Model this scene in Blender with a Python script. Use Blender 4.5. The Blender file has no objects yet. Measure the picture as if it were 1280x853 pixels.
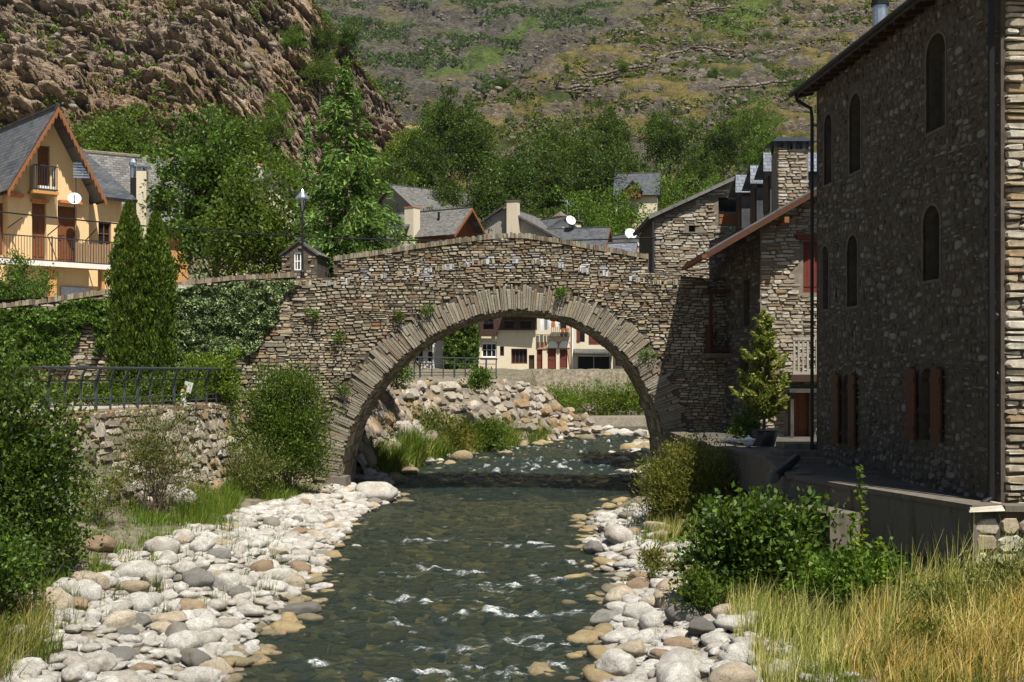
import bpy, math, random
import numpy as np
from mathutils import Vector
from mathutils.geometry import tessellate_polygon
R = random.Random(7)
NR = np.random.default_rng(11)
col = bpy.context.scene.collection
F, PX0, HY, EYE = 1500.0, 640.0, 465.0, 4.5      # photo scale: focal in pixels, centre column, eye level row, eye height above the water


def hit(px, py, hf, lo, hi):
    """World point where the bearing through a photo pixel meets the slope z = hf(x, y)."""
    for _ in range(44):
        m = (lo + hi) / 2; p = at(px, py, m)
        if p.z > float(hf(np.array([p.x]), np.array([m]))[0]): lo = m
        else: hi = m
    return at(px, py, lo)


def at(px, py, y):
    """World point seen at photo pixel (px, py) at distance y."""
    return Vector(((px - PX0) / F * y, y, EYE - (py - HY) / F * y))


# ------------------------------------------------------------------ noise (vectorised gradient noise)
def _hash(i, j, k, s):
    h = (i * 374761393 + j * 668265263 + k * 2147483647 + s * 1274126177) & 0xFFFFFFFF
    h = ((h ^ (h >> 13)) * 1274126177) & 0xFFFFFFFF
    return (h ^ (h >> 16)) & 0xFFFF


def pnoise(p, s=0):
    p = np.asarray(p, dtype=np.float64)
    i = np.floor(p).astype(np.int64)
    f = p - i
    w = f * f * f * (f * (f * 6 - 15) + 10)
    out = np.zeros(len(p))
    for a in (0, 1):
        for b in (0, 1):
            for c in (0, 1):
                h = _hash(i[:, 0] + a, i[:, 1] + b, i[:, 2] + c, s)
                t = h * (2 * math.pi / 65536)
                z = ((h * 40503) & 0xFFFF) / 32768.0 - 1
                r = np.sqrt(np.maximum(0, 1 - z * z))
                g = r * np.cos(t) * (f[:, 0] - a) + r * np.sin(t) * (f[:, 1] - b) + z * (f[:, 2] - c)
                out += g * np.where(a, w[:, 0], 1 - w[:, 0]) * np.where(b, w[:, 1], 1 - w[:, 1]) * np.where(c, w[:, 2], 1 - w[:, 2])
    return out * 1.5


def fbm(p, o=4, s=0, ridge=False, gain=.5):
    t, a = 0, 1.0
    p = np.asarray(p, float)
    for k in range(o):
        n = pnoise(p, s + k)
        t = t + a * ((1 - 2 * np.abs(n)) if ridge else n)
        a *= gain
        p = p * 2.03 + 3.1
    return t


def worley(p, s=0):
    """Nearest and second nearest cell distance, and a random value per cell."""
    p = np.asarray(p, float); i = np.floor(p).astype(np.int64); f = p - i
    d1 = np.full(len(p), 9.0); d2 = d1.copy(); idv = np.zeros(len(p))
    for a in (-1, 0, 1):
        for b in (-1, 0, 1):
            for c in (-1, 0, 1):
                h = _hash(i[:, 0] + a, i[:, 1] + b, i[:, 2] + c, s); h2 = _hash(i[:, 0] + a, i[:, 1] + b, i[:, 2] + c, s + 77); h3 = _hash(i[:, 0] + a, i[:, 1] + b, i[:, 2] + c, s + 131)
                d = (a + h / 65536 - f[:, 0]) ** 2 + (b + h2 / 65536 - f[:, 1]) ** 2 + (c + h3 / 65536 - f[:, 2]) ** 2
                m = d < d1
                d2 = np.where(m, d1, np.minimum(d2, d)); idv = np.where(m, ((h * 31 + h2 * 17) & 0xFFFF) / 65536, idv); d1 = np.where(m, d, d1)
    return np.sqrt(d1), np.sqrt(d2), idv


# ------------------------------------------------------------------ mesh building
class Frame:
    """u along a facade, d into the building, w up."""
    def __init__(s, o, deg=0.0):
        t = math.radians(deg)
        s.o = Vector(o); s.U = Vector((math.cos(t), math.sin(t), 0)); s.D = Vector((-math.sin(t), math.cos(t), 0)); s.deg = deg

    def __call__(s, u, d, w):
        o, U, D = s.o, s.U, s.D
        return (o.x + U.x * u + D.x * d, o.y + U.y * u + D.y * d, o.z + w)


def facing(p0, p1, z=0.0):
    """Frame whose u runs from plan point p0 to p1 and whose d points to the left of that."""
    return Frame((p0[0], p0[1], z), math.degrees(math.atan2(p1[1] - p0[1], p1[0] - p0[0])))


class SlopeFrame(Frame):
    """A facing frame whose wall plane leans back: w climbs the slope, d points into it."""
    def __init__(s, a, b, z0, batter, height):
        Frame.__init__(s, (a[0], a[1], z0), math.degrees(math.atan2(b[1] - a[1], b[0] - a[0])))
        s.o = s.o - s.D * batter; s.len = math.hypot(batter, height)
        s.W = (s.D * batter + Vector((0, 0, height))) / s.len; s.N = s.U.cross(s.W) * -1

    def __call__(s, u, d, w):
        p = s.o + s.U * u + s.W * w + s.N * d
        return (p.x, p.y, p.z)


WORLD = Frame((0, 0, 0), 0)


class MB:
    def __init__(s, fr=None):
        s.v, s.f, s.uv, s.fr = [], [], {}, fr or WORLD

    def pts(s, ps):
        n = len(s.v)
        fr = s.fr
        s.v.extend(fr(*p) for p in ps)
        return n

    def face(s, ps, uv=None):
        n = s.pts(ps)
        if uv: s.uv[len(s.f)] = uv
        s.f.append(tuple(range(n, n + len(ps))))
        return s

    def box(s, x0, x1, y0, y1, z0, z1):
        n = s.pts([(x0, y0, z0), (x1, y0, z0), (x1, y1, z0), (x0, y1, z0), (x0, y0, z1), (x1, y0, z1), (x1, y1, z1), (x0, y1, z1)])
        for q in ((0, 3, 2, 1), (4, 5, 6, 7), (0, 1, 5, 4), (1, 2, 6, 5), (2, 3, 7, 6), (3, 0, 4, 7)):
            s.f.append(tuple(n + i for i in q))
        return s

    def hexa(s, p):
        """box from 8 free corners, bottom ring then top ring"""
        n = s.pts(p)
        for q in ((0, 3, 2, 1), (4, 5, 6, 7), (0, 1, 5, 4), (1, 2, 6, 5), (2, 3, 7, 6), (3, 0, 4, 7)):
            s.f.append(tuple(n + i for i in q))
        return s

    def wall(s, outer, holes=(), d0=0.0, d1=.3, reveal=None, back=True):
        """Polygon of (u, w) with holes, extruded from d0 to d1; holes get reveals."""
        loops = [outer] + list(holes)
        flat = [p for l in loops for p in l]
        tris = tessellate_polygon([[Vector((p[0], p[1], 0)) for p in l] for l in loops])
        for d, rev in ((d0, False), (d1, True))[:2 if back else 1]:
            n = s.pts([(p[0], d, p[1]) for p in flat])
            for t in tris:
                a, b, c = (flat[i] for i in t)
                cr = (b[0] - a[0]) * (c[1] - a[1]) - (b[1] - a[1]) * (c[0] - a[0])
                t = tuple(t) if (cr > 0) != rev else tuple(reversed(t))
                s.f.append(tuple(n + i for i in t))
        for k, l in enumerate(loops):
            dd = d1 if k == 0 or reveal is None else reveal
            m = len(l)
            n = s.pts([(p[0], d0, p[1]) for p in l] + [(p[0], dd, p[1]) for p in l])
            for i in range(m):
                j = (i + 1) % m
                s.f.append((n + j, n + i, n + m + i, n + m + j))
        return s

    def tube(s, ps, r, n=8, cap=True):
        ps = [Vector(s.fr(*p)) for p in ps]
        rs = r if isinstance(r, (list, tuple)) else [r] * len(ps)
        base = len(s.v)
        prev = None
        for i, p in enumerate(ps):
            t = (ps[min(i + 1, len(ps) - 1)] - ps[max(i - 1, 0)])
            t = t.normalized() if t.length > 1e-9 else Vector((0, 0, 1))
            ref = prev if prev is not None else (Vector((0, 0, 1)) if abs(t.z) < .9 else Vector((1, 0, 0)))
            a = (ref - t * ref.dot(t)).normalized()
            prev = a
            b = t.cross(a)
            for k in range(n):
                an = 2 * math.pi * k / n
                q = p + (a * math.cos(an) + b * math.sin(an)) * rs[i]
                s.v.append((q.x, q.y, q.z))
        for i in range(len(ps) - 1):
            for k in range(n):
                k2 = (k + 1) % n
                s.f.append((base + i * n + k, base + i * n + k2, base + (i + 1) * n + k2, base + (i + 1) * n + k))
        if cap:
            s.f.append(tuple(base + k for k in reversed(range(n))))
            s.f.append(tuple(base + (len(ps) - 1) * n + k for k in range(n)))
        return s

    def slab(s, a, b, c, d, t=.12):
        """Roof slab: eave a-b, ridge c-d (b below c, a below d), thickness t downwards; top face gets metre uvs."""
        A, B, C, D = (Vector(s.fr(*q)) for q in (a, b, c, d))
        fr, s.fr = s.fr, WORLD
        n = (B - A).cross(D - A).normalized()
        if n.z < 0: n = -n
        U = (B - A).normalized(); V = n.cross(U)
        uv = [((q - A).dot(U) + A.x * 1.7, (q - A).dot(V) + A.y) for q in (A, B, C, D)]
        low = [q - n * t for q in (A, B, C, D)]
        s.face([tuple(q) for q in (A, B, C, D)], uv)
        s.face([tuple(q) for q in reversed(low)])
        top = [A, B, C, D]
        for i in range(4):
            j = (i + 1) % 4
            s.face([tuple(top[j]), tuple(top[i]), tuple(low[i]), tuple(low[j])])
        s.fr = fr
        return s

    def build(s, name, mat, loc=(0, 0, 0), smooth=False):
        me = bpy.data.meshes.new(name)
        L = Vector(loc)
        me.from_pydata([(x - L.x, y - L.y, z - L.z) for x, y, z in s.v], [], s.f)
        if s.uv:
            lay = me.uv_layers.new(name='UVMap')
            for fi, uv in s.uv.items():
                st = me.polygons[fi].loop_start
                for k, c in enumerate(uv): lay.data[st + k].uv = c
        if mat: me.materials.append(mat)
        if smooth: me.shade_smooth()
        return me


def np_mesh(name, v, f, mat, smooth=False, attr=None):
    """Mesh from arrays of vertices and equal-sized faces."""
    v = np.ascontiguousarray(v, dtype=np.float32); f = np.ascontiguousarray(f, dtype=np.int32)
    me = bpy.data.meshes.new(name)
    nf, k = f.shape
    me.vertices.add(len(v)); me.vertices.foreach_set('co', v.ravel())
    me.loops.add(nf * k); me.loops.foreach_set('vertex_index', f.ravel())
    me.polygons.add(nf); me.polygons.foreach_set('loop_start', np.arange(0, nf * k, k, dtype=np.int32))
    if attr:
        for an, av in attr.items():
            a = me.attributes.new(an, 'FLOAT', 'POINT'); a.data.foreach_set('value', np.ascontiguousarray(av, dtype=np.float32))
    me.update(calc_edges=True)
    if mat: me.materials.append(mat)
    if smooth: me.shade_smooth()
    return me


BASE = {}


def link(name, data, loc=(0, 0, 0), parent=None):
    o = bpy.data.objects.new(name, data); col.objects.link(o)
    if parent is not None:
        o.parent = parent; BASE[o.name] = BASE[parent.name]
    else:
        o.location = loc; BASE[o.name] = Vector(loc)
    return o


def tag(o, label=None, cat=None, group=None, kind=None):
    if label: o['label'] = label
    if cat: o['category'] = cat
    if group: o['group'] = group
    if kind: o['kind'] = kind
    return o


def thing(name, label, cat, loc, group=None):
    return tag(link(name, None, loc), label, cat, group)


def part(name, mb, mat, parent, label=None, smooth=False):
    me = mb.build(name, mat, BASE[parent.name], smooth) if isinstance(mb, MB) else mb
    o = link(name, me, parent=parent)
    if label: o['label'] = label
    return o


def solo(name, mb, mat, label, cat, loc, group=None, kind=None, smooth=False):
    o = link(name, mb.build(name, mat, loc, smooth), loc)
    return tag(o, label, cat, group, kind)


def structure(name, me):
    return tag(link(name, me), kind='structure')


def copy_tree(o, loc, rz=0.0, sc=1.0, label=None, group=None):
    """Copy of a thing with its parts and their sub-parts."""
    def rec(src, par):
        c = src.copy(); col.objects.link(c); c.parent = par
        for ch in src.children: rec(ch, c)
        return c
    kids = list(o.children)
    r = o.copy(); col.objects.link(r)
    for ch in kids: rec(ch, r)
    r.location = loc; r.rotation_euler = (0, 0, rz); r.scale = (sc, sc, sc) if not isinstance(sc, tuple) else sc
    if label: r['label'] = label
    if group: r['group'] = group
    return r


# ------------------------------------------------------------------ materials
class NT:
    def __init__(s, name):
        s.m = bpy.data.materials.new(name); s.m.use_nodes = True
        s.t = s.m.node_tree; s.b = s.t.nodes['Principled BSDF']; s.out = s.t.nodes['Material Output']

    def n(s, typ, ins=None, **kw):
        x = s.t.nodes.new(typ)
        for k, v in kw.items(): setattr(x, k, v)
        for k, v in (ins or {}).items():
            sock = x.inputs[k]
            if isinstance(v, bpy.types.NodeSocket): s.t.links.new(v, sock)
            else: sock.default_value = v
        return x

    def l(s, a, b): s.t.links.new(a, b)

    def ramp(s, fac, stops, mode='LINEAR'):
        x = s.n('ShaderNodeValToRGB', {'Fac': fac})
        cr = x.color_ramp; cr.interpolation = mode
        while len(cr.elements) < len(stops): cr.elements.new(.5)
        for e, (p, c) in zip(cr.elements, stops):
            e.position = p; e.color = (*c, 1) if len(c) == 3 else c
        return x.outputs[0]

    def coord(s, scale=(1, 1, 1), kind='geo'):
        if kind == 'geo': c = s.n('ShaderNodeNewGeometry').outputs['Position']
        else: c = s.n('ShaderNodeTexCoord').outputs['Object' if kind == 'obj' else 'UV']
        return s.n('ShaderNodeMapping', {'Vector': c, 'Scale': scale}).outputs[0]

    def noise(s, vec, scale=5, det=4, rough=.6, out='Fac', dist=0.0):
        return s.n('ShaderNodeTexNoise', {'Vector': vec, 'Scale': scale, 'Detail': det, 'Roughness': rough, 'Distortion': dist}).outputs[out]

    def mix(s, f, a, b, blend='MIX'):
        x = s.n('ShaderNodeMix', data_type='RGBA', blend_type=blend)
        for i, v in ((0, f), (6, a), (7, b)):
            if isinstance(v, bpy.types.NodeSocket): s.l(v, x.inputs[i])
            else: x.inputs[i].default_value = (*v, 1) if isinstance(v, tuple) and len(v) == 3 else v
        return x.outputs[2]

    def math(s, op, a, b=0.0):
        x = s.n('ShaderNodeMath', operation=op)
        for i, v in ((0, a), (1, b)):
            if isinstance(v, bpy.types.NodeSocket): s.l(v, x.inputs[i])
            else: x.inputs[i].default_value = v
        return x.outputs[0]

    def bump(s, h, strength=.5, dist=.02, normal=None):
        ins = {'Height': h, 'Strength': strength, 'Distance': dist}
        if normal: ins['Normal'] = normal
        return s.n('ShaderNodeBump', ins).outputs[0]

    def done(s, color=None, rough=.85, spec=.3, normal=None, **kw):
        for k, v in (('Base Color', color), ('Roughness', rough), ('Specular IOR Level', spec), ('Normal', normal), *kw.items()):
            if v is None: continue
            if isinstance(v, bpy.types.NodeSocket): s.l(v, s.b.inputs[k])
            else: s.b.inputs[k].default_value = (*v, 1) if isinstance(v, tuple) and len(v) == 3 else v
        return s.m


def m_plain(name, c, rough=.7, var=.25, scale=6, spec=.3, metal=0.0, bump=.2):
    t = NT(name); p = t.coord()
    n = t.noise(p, scale, 5, .65)
    a = tuple(x * (1 - var) for x in c); b = tuple(min(1, x * (1 + var)) for x in c)
    return t.done(t.ramp(n, [(.3, a), (.7, b)]), rough, spec, t.bump(t.noise(p, scale * 6, 4), bump, .01), **{'Metallic': metal})


def m_stone(name, cols, bump=.6, scale=14, dirt=(.03, .025, .02), island=True, lichen=None):
    """Each stone its own colour, with grain, stains and chips."""
    t = NT(name); p = t.coord()
    r = t.n('ShaderNodeNewGeometry').outputs['Random Per Island'] if island else t.n('ShaderNodeObjectInfo').outputs['Random']
    n = len(cols)
    c = t.ramp(r, [(i / n, k) for i, k in enumerate(cols)], 'CONSTANT')
    g = t.noise(p, scale, 6, .7)
    c = t.mix(t.ramp(g, [(.3, (0, 0, 0)), (.72, (1, 1, 1))]), t.mix(.55, c, dirt), c)
    g2 = t.noise(p, scale * .18, 3, .6)
    c = t.mix(t.math('MULTIPLY', t.ramp(g2, [(.5, (0, 0, 0)), (.7, (1, 1, 1))]), .35), c, t.mix(.5, c, dirt))
    if lichen:
        g3 = t.noise(p, scale * .6, 5, .75)
        c = t.mix(t.ramp(g3, [(.58, (0, 0, 0)), (.66, (1, 1, 1))]), c, lichen)
    return t.done(c, .9, .2, t.bump(t.noise(p, scale * 2.5, 5, .7), bump, .012))


def m_leaf(name, cols, trans=.35, rough=.45, spec=.22):
    t = NT(name); rough = max(rough, .5); spec = min(spec, .25)
    r = t.n('ShaderNodeNewGeometry').outputs['Random Per Island']
    n = len(cols)
    c = t.ramp(r, [((i + .5) / n, (k[0] * 1.06, k[1], k[2] * .6)) for i, k in enumerate(cols)])
    o = t.n('ShaderNodeObjectInfo').outputs['Random']
    hsv = t.n('ShaderNodeHueSaturation', {'Color': c, 'Value': t.n('ShaderNodeMapRange', {'Value': o, 'To Min': .8, 'To Max': 1.25}).outputs[0],
                                          'Hue': t.n('ShaderNodeMapRange', {'Value': o, 'To Min': .485, 'To Max': .51}).outputs[0]}).outputs[0]
    t.done(hsv, rough, spec)
    tr = t.n('ShaderNodeBsdfTranslucent', {'Color': t.mix(.5, hsv, (.25, .35, .03), 'MIX')})
    ms = t.n('ShaderNodeMixShader', {'Fac': trans})
    t.l(t.b.outputs[0], ms.inputs[1]); t.l(tr.outputs[0], ms.inputs[2]); t.l(ms.outputs[0], t.out.inputs['Surface'])
    return t.m


def m_slate(name, c=(.07, .078, .09), w=.3, h=.2, var=.35, rough=.5):
    t = NT(name); uv = t.coord(kind='uv')
    bt = t.n('ShaderNodeTexBrick', {'Vector': uv, 'Scale': 1.0, 'Mortar Size': .012, 'Mortar Smooth': .2, 'Brick Width': w, 'Row Height': h, 'Bias': 0.0,
                                    'Color1': (*[x * (1 - var) for x in c], 1), 'Color2': (*[x * (1 + var) for x in c], 1), 'Mortar': (*[x * .25 for x in c], 1)})
    n = t.noise(t.coord(), 1.3, 5, .7)
    cc = t.mix(t.ramp(n, [(.42, (0, 0, 0)), (.75, (.6, .6, .6))]), bt.outputs[0], (.15, .14, .11))
    # each course tilts like a lapped slate
    sep = t.n('ShaderNodeSeparateXYZ', {'Vector': uv}).outputs[1]
    saw = t.math('FRACT', t.math('DIVIDE', sep, h))
    hgt = t.math('SUBTRACT', t.math('MULTIPLY', bt.outputs[1], -.6), saw)
    return t.done(cc, rough, .5, t.bump(hgt, .8, .03, t.bump(t.noise(t.coord(), 18, 4), .3, .01)))


def m_wood(name, c, scale=(3, 3, 22), rough=.65):
    t = NT(name); p = t.coord(scale)
    n = t.noise(p, 2.2, 6, .7, dist=.4)
    return t.done(t.ramp(n, [(.25, tuple(x * .45 for x in c)), (.55, c), (.8, tuple(min(1, x * 1.5) for x in c))]), rough, .3, t.bump(n, .35, .01))


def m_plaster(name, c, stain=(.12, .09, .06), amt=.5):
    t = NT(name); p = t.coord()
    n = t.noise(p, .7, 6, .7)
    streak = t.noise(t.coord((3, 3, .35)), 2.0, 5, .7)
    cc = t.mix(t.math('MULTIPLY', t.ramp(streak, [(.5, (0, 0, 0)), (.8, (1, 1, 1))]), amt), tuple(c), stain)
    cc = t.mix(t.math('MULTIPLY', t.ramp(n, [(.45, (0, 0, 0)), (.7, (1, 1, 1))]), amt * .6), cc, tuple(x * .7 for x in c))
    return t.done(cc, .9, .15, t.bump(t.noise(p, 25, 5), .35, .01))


STONE_TAN = [(.47, .39, .26), (.31, .255, .17), (.56, .49, .35), (.22, .185, .135), (.42, .35, .24), (.5, .41, .26), (.29, .25, .185), (.62, .56, .43), (.42, .32, .2), (.36, .305, .22), (.53, .46, .33), (.34, .22, .125), (.48, .42, .31), (.27, .23, .165)]
STONE_RING = [(.36, .31, .22), (.3, .265, .2), (.41, .36, .26), (.26, .23, .18), (.38, .32, .22), (.33, .29, .22), (.31, .24, .16), (.42, .38, .29), (.3, .27, .2), (.35, .31, .24)]
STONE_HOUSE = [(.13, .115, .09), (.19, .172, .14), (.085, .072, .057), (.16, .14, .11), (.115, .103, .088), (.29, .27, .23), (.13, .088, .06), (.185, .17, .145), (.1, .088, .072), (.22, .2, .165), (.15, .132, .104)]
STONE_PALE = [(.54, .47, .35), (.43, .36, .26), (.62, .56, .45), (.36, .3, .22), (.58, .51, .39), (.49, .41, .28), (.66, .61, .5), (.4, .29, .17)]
M = {}
M['bridge'] = m_stone('bridge_stone', STONE_TAN)
M['ring'] = m_stone('arch_stone', STONE_RING, scale=18, bump=.8)
M['coping'] = m_stone('toned_down_coping_stone', [tuple(x * .68 for x in c) for c in STONE_TAN])  # bridge stone colours darkened to tone down the sun on the tops
M['stain'] = m_stone('lime_stained_stone', [(.6, .6, .58), (.72, .71, .68), (.45, .44, .42), (.5, .5, .5)])
M['rust'] = m_stone('rusty_stone', [(.3, .17, .08), (.36, .23, .11), (.3, .14, .07)])
M['mortar'] = m_plain('dark_mortar', (.085, .07, .052), .95, .5, 9)
M['house_mortar'] = m_plain('house_mortar', (.078, .064, .047), .95, .35, 5)
M['pale_mortar'] = m_plain('pale_mortar', (.19, .165, .125), .95, .35, 5)
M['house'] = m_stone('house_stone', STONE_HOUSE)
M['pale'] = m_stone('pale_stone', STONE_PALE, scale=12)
M['rock'] = m_stone('embankment_rock', [(.4, .34, .26), (.32, .28, .22), (.48, .42, .33), (.26, .22, .17), (.42, .33, .22), (.53, .48, .4), (.36, .25, .14)], bump=.9, scale=7)
M['slate'] = m_slate('slate')
M['slate_old'] = m_slate('old_slate', (.125, .122, .115), .28, .18, .45, .75)
M['slate_blue'] = m_slate('blue_slate', (.15, .17, .21), .3, .22, .3, .45)
M['wood'] = m_wood('brown_wood', (.2, .075, .025))
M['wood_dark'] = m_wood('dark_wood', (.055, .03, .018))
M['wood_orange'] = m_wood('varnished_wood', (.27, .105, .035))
M['wood_shut'] = m_wood('old_shutter_wood', (.085, .034, .016))
M['wood_red'] = m_wood('red_wood', (.15, .032, .02))
M['yellow'] = m_plaster('yellow_plaster', (.8, .57, .3), (.45, .3, .16), .45)
M['ochre'] = m_plaster('ochre_plaster', (.52, .27, .1), (.3, .15, .06), .25)
M['cream'] = m_plaster('cream_plaster', (.66, .58, .43), (.3, .25, .18), .4)
M['white'] = m_plaster('white_plaster', (.72, .7, .64), (.3, .28, .24), .4)
M['grey'] = m_plaster('grey_plaster', (.36, .33, .28), (.16, .14, .11), .6)
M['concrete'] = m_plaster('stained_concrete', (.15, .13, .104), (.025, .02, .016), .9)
M['iron'] = m_plain('dark_iron', (.035, .04, .048), .45, .3, 12, .5, .3)
M['rail'] = m_plain('grey_painted_iron', (.07, .08, .09), .4, .3, 12, .5, .3)
M['black'] = m_plain('black_paint', (.012, .012, .012), .5, .2, 8)
M['metal'] = m_plain('galvanised_metal', (.5, .53, .58), .3, .2, 8, .5, .85)
M['whitep'] = m_plain('white_paint', (.8, .8, .78), .5, .08, 8)
M['clay'] = m_plain('orange_clay', (.5, .16, .06), .8, .35, 9)
M['brick'] = m_plain('orange_brick', (.42, .24, .14), .9, .45, 14)
M['bark'] = m_wood('bark', (.11, .08, .055), (8, 8, 3), .95)
M['bark_pale'] = m_wood('pale_bark', (.32, .28, .22), (8, 8, 3), .95)
M['reed'] = m_wood('reed_screen', (.36, .23, .12), (60, 60, 2), .9)
t = NT('dark_window_glass'); M['glass'] = t.done((.012, .014, .016), .3, .12)
t = NT('lamp_glass'); M['lampglass'] = t.done((.55, .56, .5), .15, .5)
# ------------------------------------------------------------------ river, banks, valley floor
YK = [0, 8, 17, 20, 24.5, 30, 36, 41, 48, 59, 66, 75, 82, 110, 400]
XLK = [-3.9, -4.2, -4.4, -4.4, -4.25, -4.75, -4.9, -4.2, -5.2, -3.0, 0.2, 5.2, 8, 22, 60]
XRK = [.7, 1.0, 1.35, 1.6, 2.25, 2.15, 2.5, 4.4, 5.6, 6.6, 7.8, 10.5, 13, 28, 68]


def river(y): return np.interp(y, YK, XLK), np.interp(y, YK, XRK)
def wz(y): return np.interp(y, [0, 17, 80, 110, 400], [-.1, 0, .62, 3.2, 3.2])
def sstep(x, a, b):
    t = np.clip((x - a) / (b - a), 0, 1); return t * t * (3 - 2 * t)


def terrace_x(y): return np.interp(y, [-20, 20, 29.5, 41], [-19, -13.2, -11.4, -9.2])   # edge of the railed terrace


def ground_z(x, y, rough=True):
    x = np.asarray(x, float); y = np.asarray(y, float)
    xl, xr = river(y); w = wz(y)
    mid = np.minimum(x - xl, xr - x)
    z = w - np.minimum(.55, .2 * np.maximum(mid, 0))
    dl = np.maximum(xl - x, 0); dr = np.maximum(x - xr, 0)
    # left bank: gravel bar, then the foot of the rock wall; village shelf beyond the bridge
    near_l = w + np.minimum(.17 * dl, 1.0 + .02 * dl)
    far_l = w + np.minimum(.16 * dl, .9) + sstep(x, -6.2, -9.5) * 4.0
    vill = 4.2 + sstep(y, 75, 100) * .5 + np.maximum(y - 103, 0) * .44 - np.maximum(y - 150, 0) * .2
    el = np.interp(y, [44, 50, 62, 68, 74, 80, 94, 96, 110], [-7.5, -7.0, -4.3, -.5, 2.0, 2.6, 2.8, 24, 32])       # top edge of the far embankment
    far_l = np.where(y > 44, np.maximum(far_l, vill * sstep(el - x, .0, 1.4)), far_l)
    left = np.where(y < 44, near_l, far_l)
    near_r = w + np.minimum(.2 * dr, 1.2 + .02 * dr)
    far_r = w + np.minimum(.3 * dr, 2.2) + sstep(dr, 6, 12) * 3 + np.maximum(y - 103, 0) * .44 - np.maximum(y - 150, 0) * .2
    right = np.where(y < 47, near_r, far_r)
    z = np.where(dl > 0, left, np.where(dr > 0, right, z))
    z = np.where(y > 112, np.maximum(z, vill), z)
    if rough:
        p = np.stack([x * .55, y * .55, z * 0], 1)
        z = z + fbm(p, 4, 5) * np.where(mid > 0, .08, .13) + np.where(y > 60, fbm(p * .13, 4, 9) * 1.3 * sstep(y, 100, 125), 0)
    return z


def gz(x, y): return float(ground_z([x], [y])[0])


def axis(*segs):
    out = []
    for a, b, st in segs: out.append(np.arange(a, b, st))
    return np.concatenate(out)


def grid_faces(nx, ny):
    i = np.arange(nx * ny).reshape(ny, nx)
    return np.stack([i[:-1, :-1].ravel(), i[:-1, 1:].ravel(), i[1:, 1:].ravel(), i[1:, :-1].ravel()], 1)


xs = axis((-260, -60, 12), (-60, -22, 1.5), (-22, 12, .16), (12, 60, 1.0), (60, 261, 12))
ys = axis((-60, 6, 4), (6, 56, .18), (56, 110, .6), (110, 170, 1.2), (170, 430, 8))
gx, gy = np.meshgrid(xs, ys)
z = ground_z(gx.ravel(), gy.ravel())
t = NT('ground_soil'); p = t.coord()
n1 = t.noise(p, .55, 6, .7); n2 = t.noise(p, 4, 5, .7); n3 = t.noise(p, .12, 5, .6)
soil = t.ramp(n2, [(.3, (.07, .058, .04)), (.5, (.16, .135, .1)), (.7, (.27, .24, .18))])
dry = t.ramp(n2, [(.3, (.2, .14, .05)), (.7, (.42, .31, .13))])
green = t.ramp(n2, [(.3, (.03, .06, .012)), (.7, (.1, .14, .03))])
ydist = t.n('ShaderNodeSeparateXYZ', {'Vector': t.n('ShaderNodeNewGeometry').outputs['Position']})
far = t.n('ShaderNodeMapRange', {'Value': ydist.outputs[1], 'From Min': 98, 'From Max': 112}).outputs[0]
c = t.mix(t.ramp(n1, [(.5, (0, 0, 0)), (.62, (1, 1, 1))]), soil, t.mix(n2, soil, green))
c = t.mix(far, c, t.mix(t.ramp(n3, [(.42, (0, 0, 0)), (.55, (1, 1, 1))]), green, dry))
wet = t.n('ShaderNodeMapRange', {'Value': ydist.outputs[2], 'From Min': -.05, 'From Max': -.35}).outputs[0]
c = t.mix(wet, c, t.ramp(t.noise(p, 2.6, 4, .7), [(.35, (.08, .075, .035)), (.52, (.26, .21, .09)), (.66, (.5, .36, .14))]))
M['ground'] = t.done(c, .95, .1, t.bump(n2, .8, .06))
structure('ground', np_mesh('ground', np.stack([gx.ravel(), gy.ravel(), z], 1), grid_faces(len(xs), len(ys)), M['ground'], True))

# water: real ripples, foam where the stream breaks
xs = axis((-5.6, 8, .07), (8, 30, .4)); ys = np.concatenate([np.arange(9, 32, .06), np.arange(32, 56, .12), np.arange(56, 80.6, .3)])
gx, gy = np.meshgrid(xs, ys); X, Y = gx.ravel(), gy.ravel()
xl, xr = river(Y)
flow = np.stack([X * 1.1, Y * 1.9, 0 * X], 1)
warp = fbm(flow * .35, 2, 31) * 1.2
chop = fbm(np.stack([X * 1.6 + warp, Y * 3.0 + warp, 0 * X], 1), 4, 21, ridge=False)
fine = fbm(np.stack([X * 3 + warp, Y * 8, 0 * X], 1), 3, 25)
RAPIDS = [(-.6, 24.6, 1.7, .5), (-1.9, 23.4, 1.3, .4), (.7, 25.2, 1.2, .45), (-.3, 22.0, 1.5, .45), (-1.9, 21.0, .8, .35), (.2, 19.7, 1.3, .5), (-1.2, 19.3, 1.2, .4),
          (-2.2, 31, 1.3, .5), (.4, 30.2, 1.0, .35), (-1.3, 26.5, 1.3, .4), (1.1, 27.6, .9, .3), (.4, 18.1, 1.2, .4), (-1.5, 17.6, 1.2, .4), (-2.9, 18.4, .7, .3), (-2.5, 26.0, .7, .3),
          (1.0, 52, 3, .7), (2.5, 55, 2.5, .7), (-.5, 56.5, 2.2, .6), (4, 60, 2.5, .8), (2, 64, 2.5, .8), (5, 68, 2.5, .9), (-1, 50, 2, .6)]
act = np.zeros(len(X))
for (rx, ry, sx, sy) in RAPIDS:
    act = np.maximum(act, np.exp(-((X - rx - .3 * np.sin(Y * 3 + rx * 5)) / sx) ** 2 - ((Y - ry - .18 * np.sin(X * 3.1 + ry) - .1 * np.sin(X * 7 + ry * 2)) / sy) ** 2))
calm = 1 + .9 * sstep(Y, 41, 46) - .3 * np.exp(-((Y - 38.5) / 4.5) ** 2)
h = (chop * .042 + fine * .036) * calm * (1 + 1.5 * act) + act * .04
strk = fbm(np.stack([X * 1.5 + warp, Y * 7 + warp, 0 * X], 1), 4, 27, gain=.65)
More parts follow.
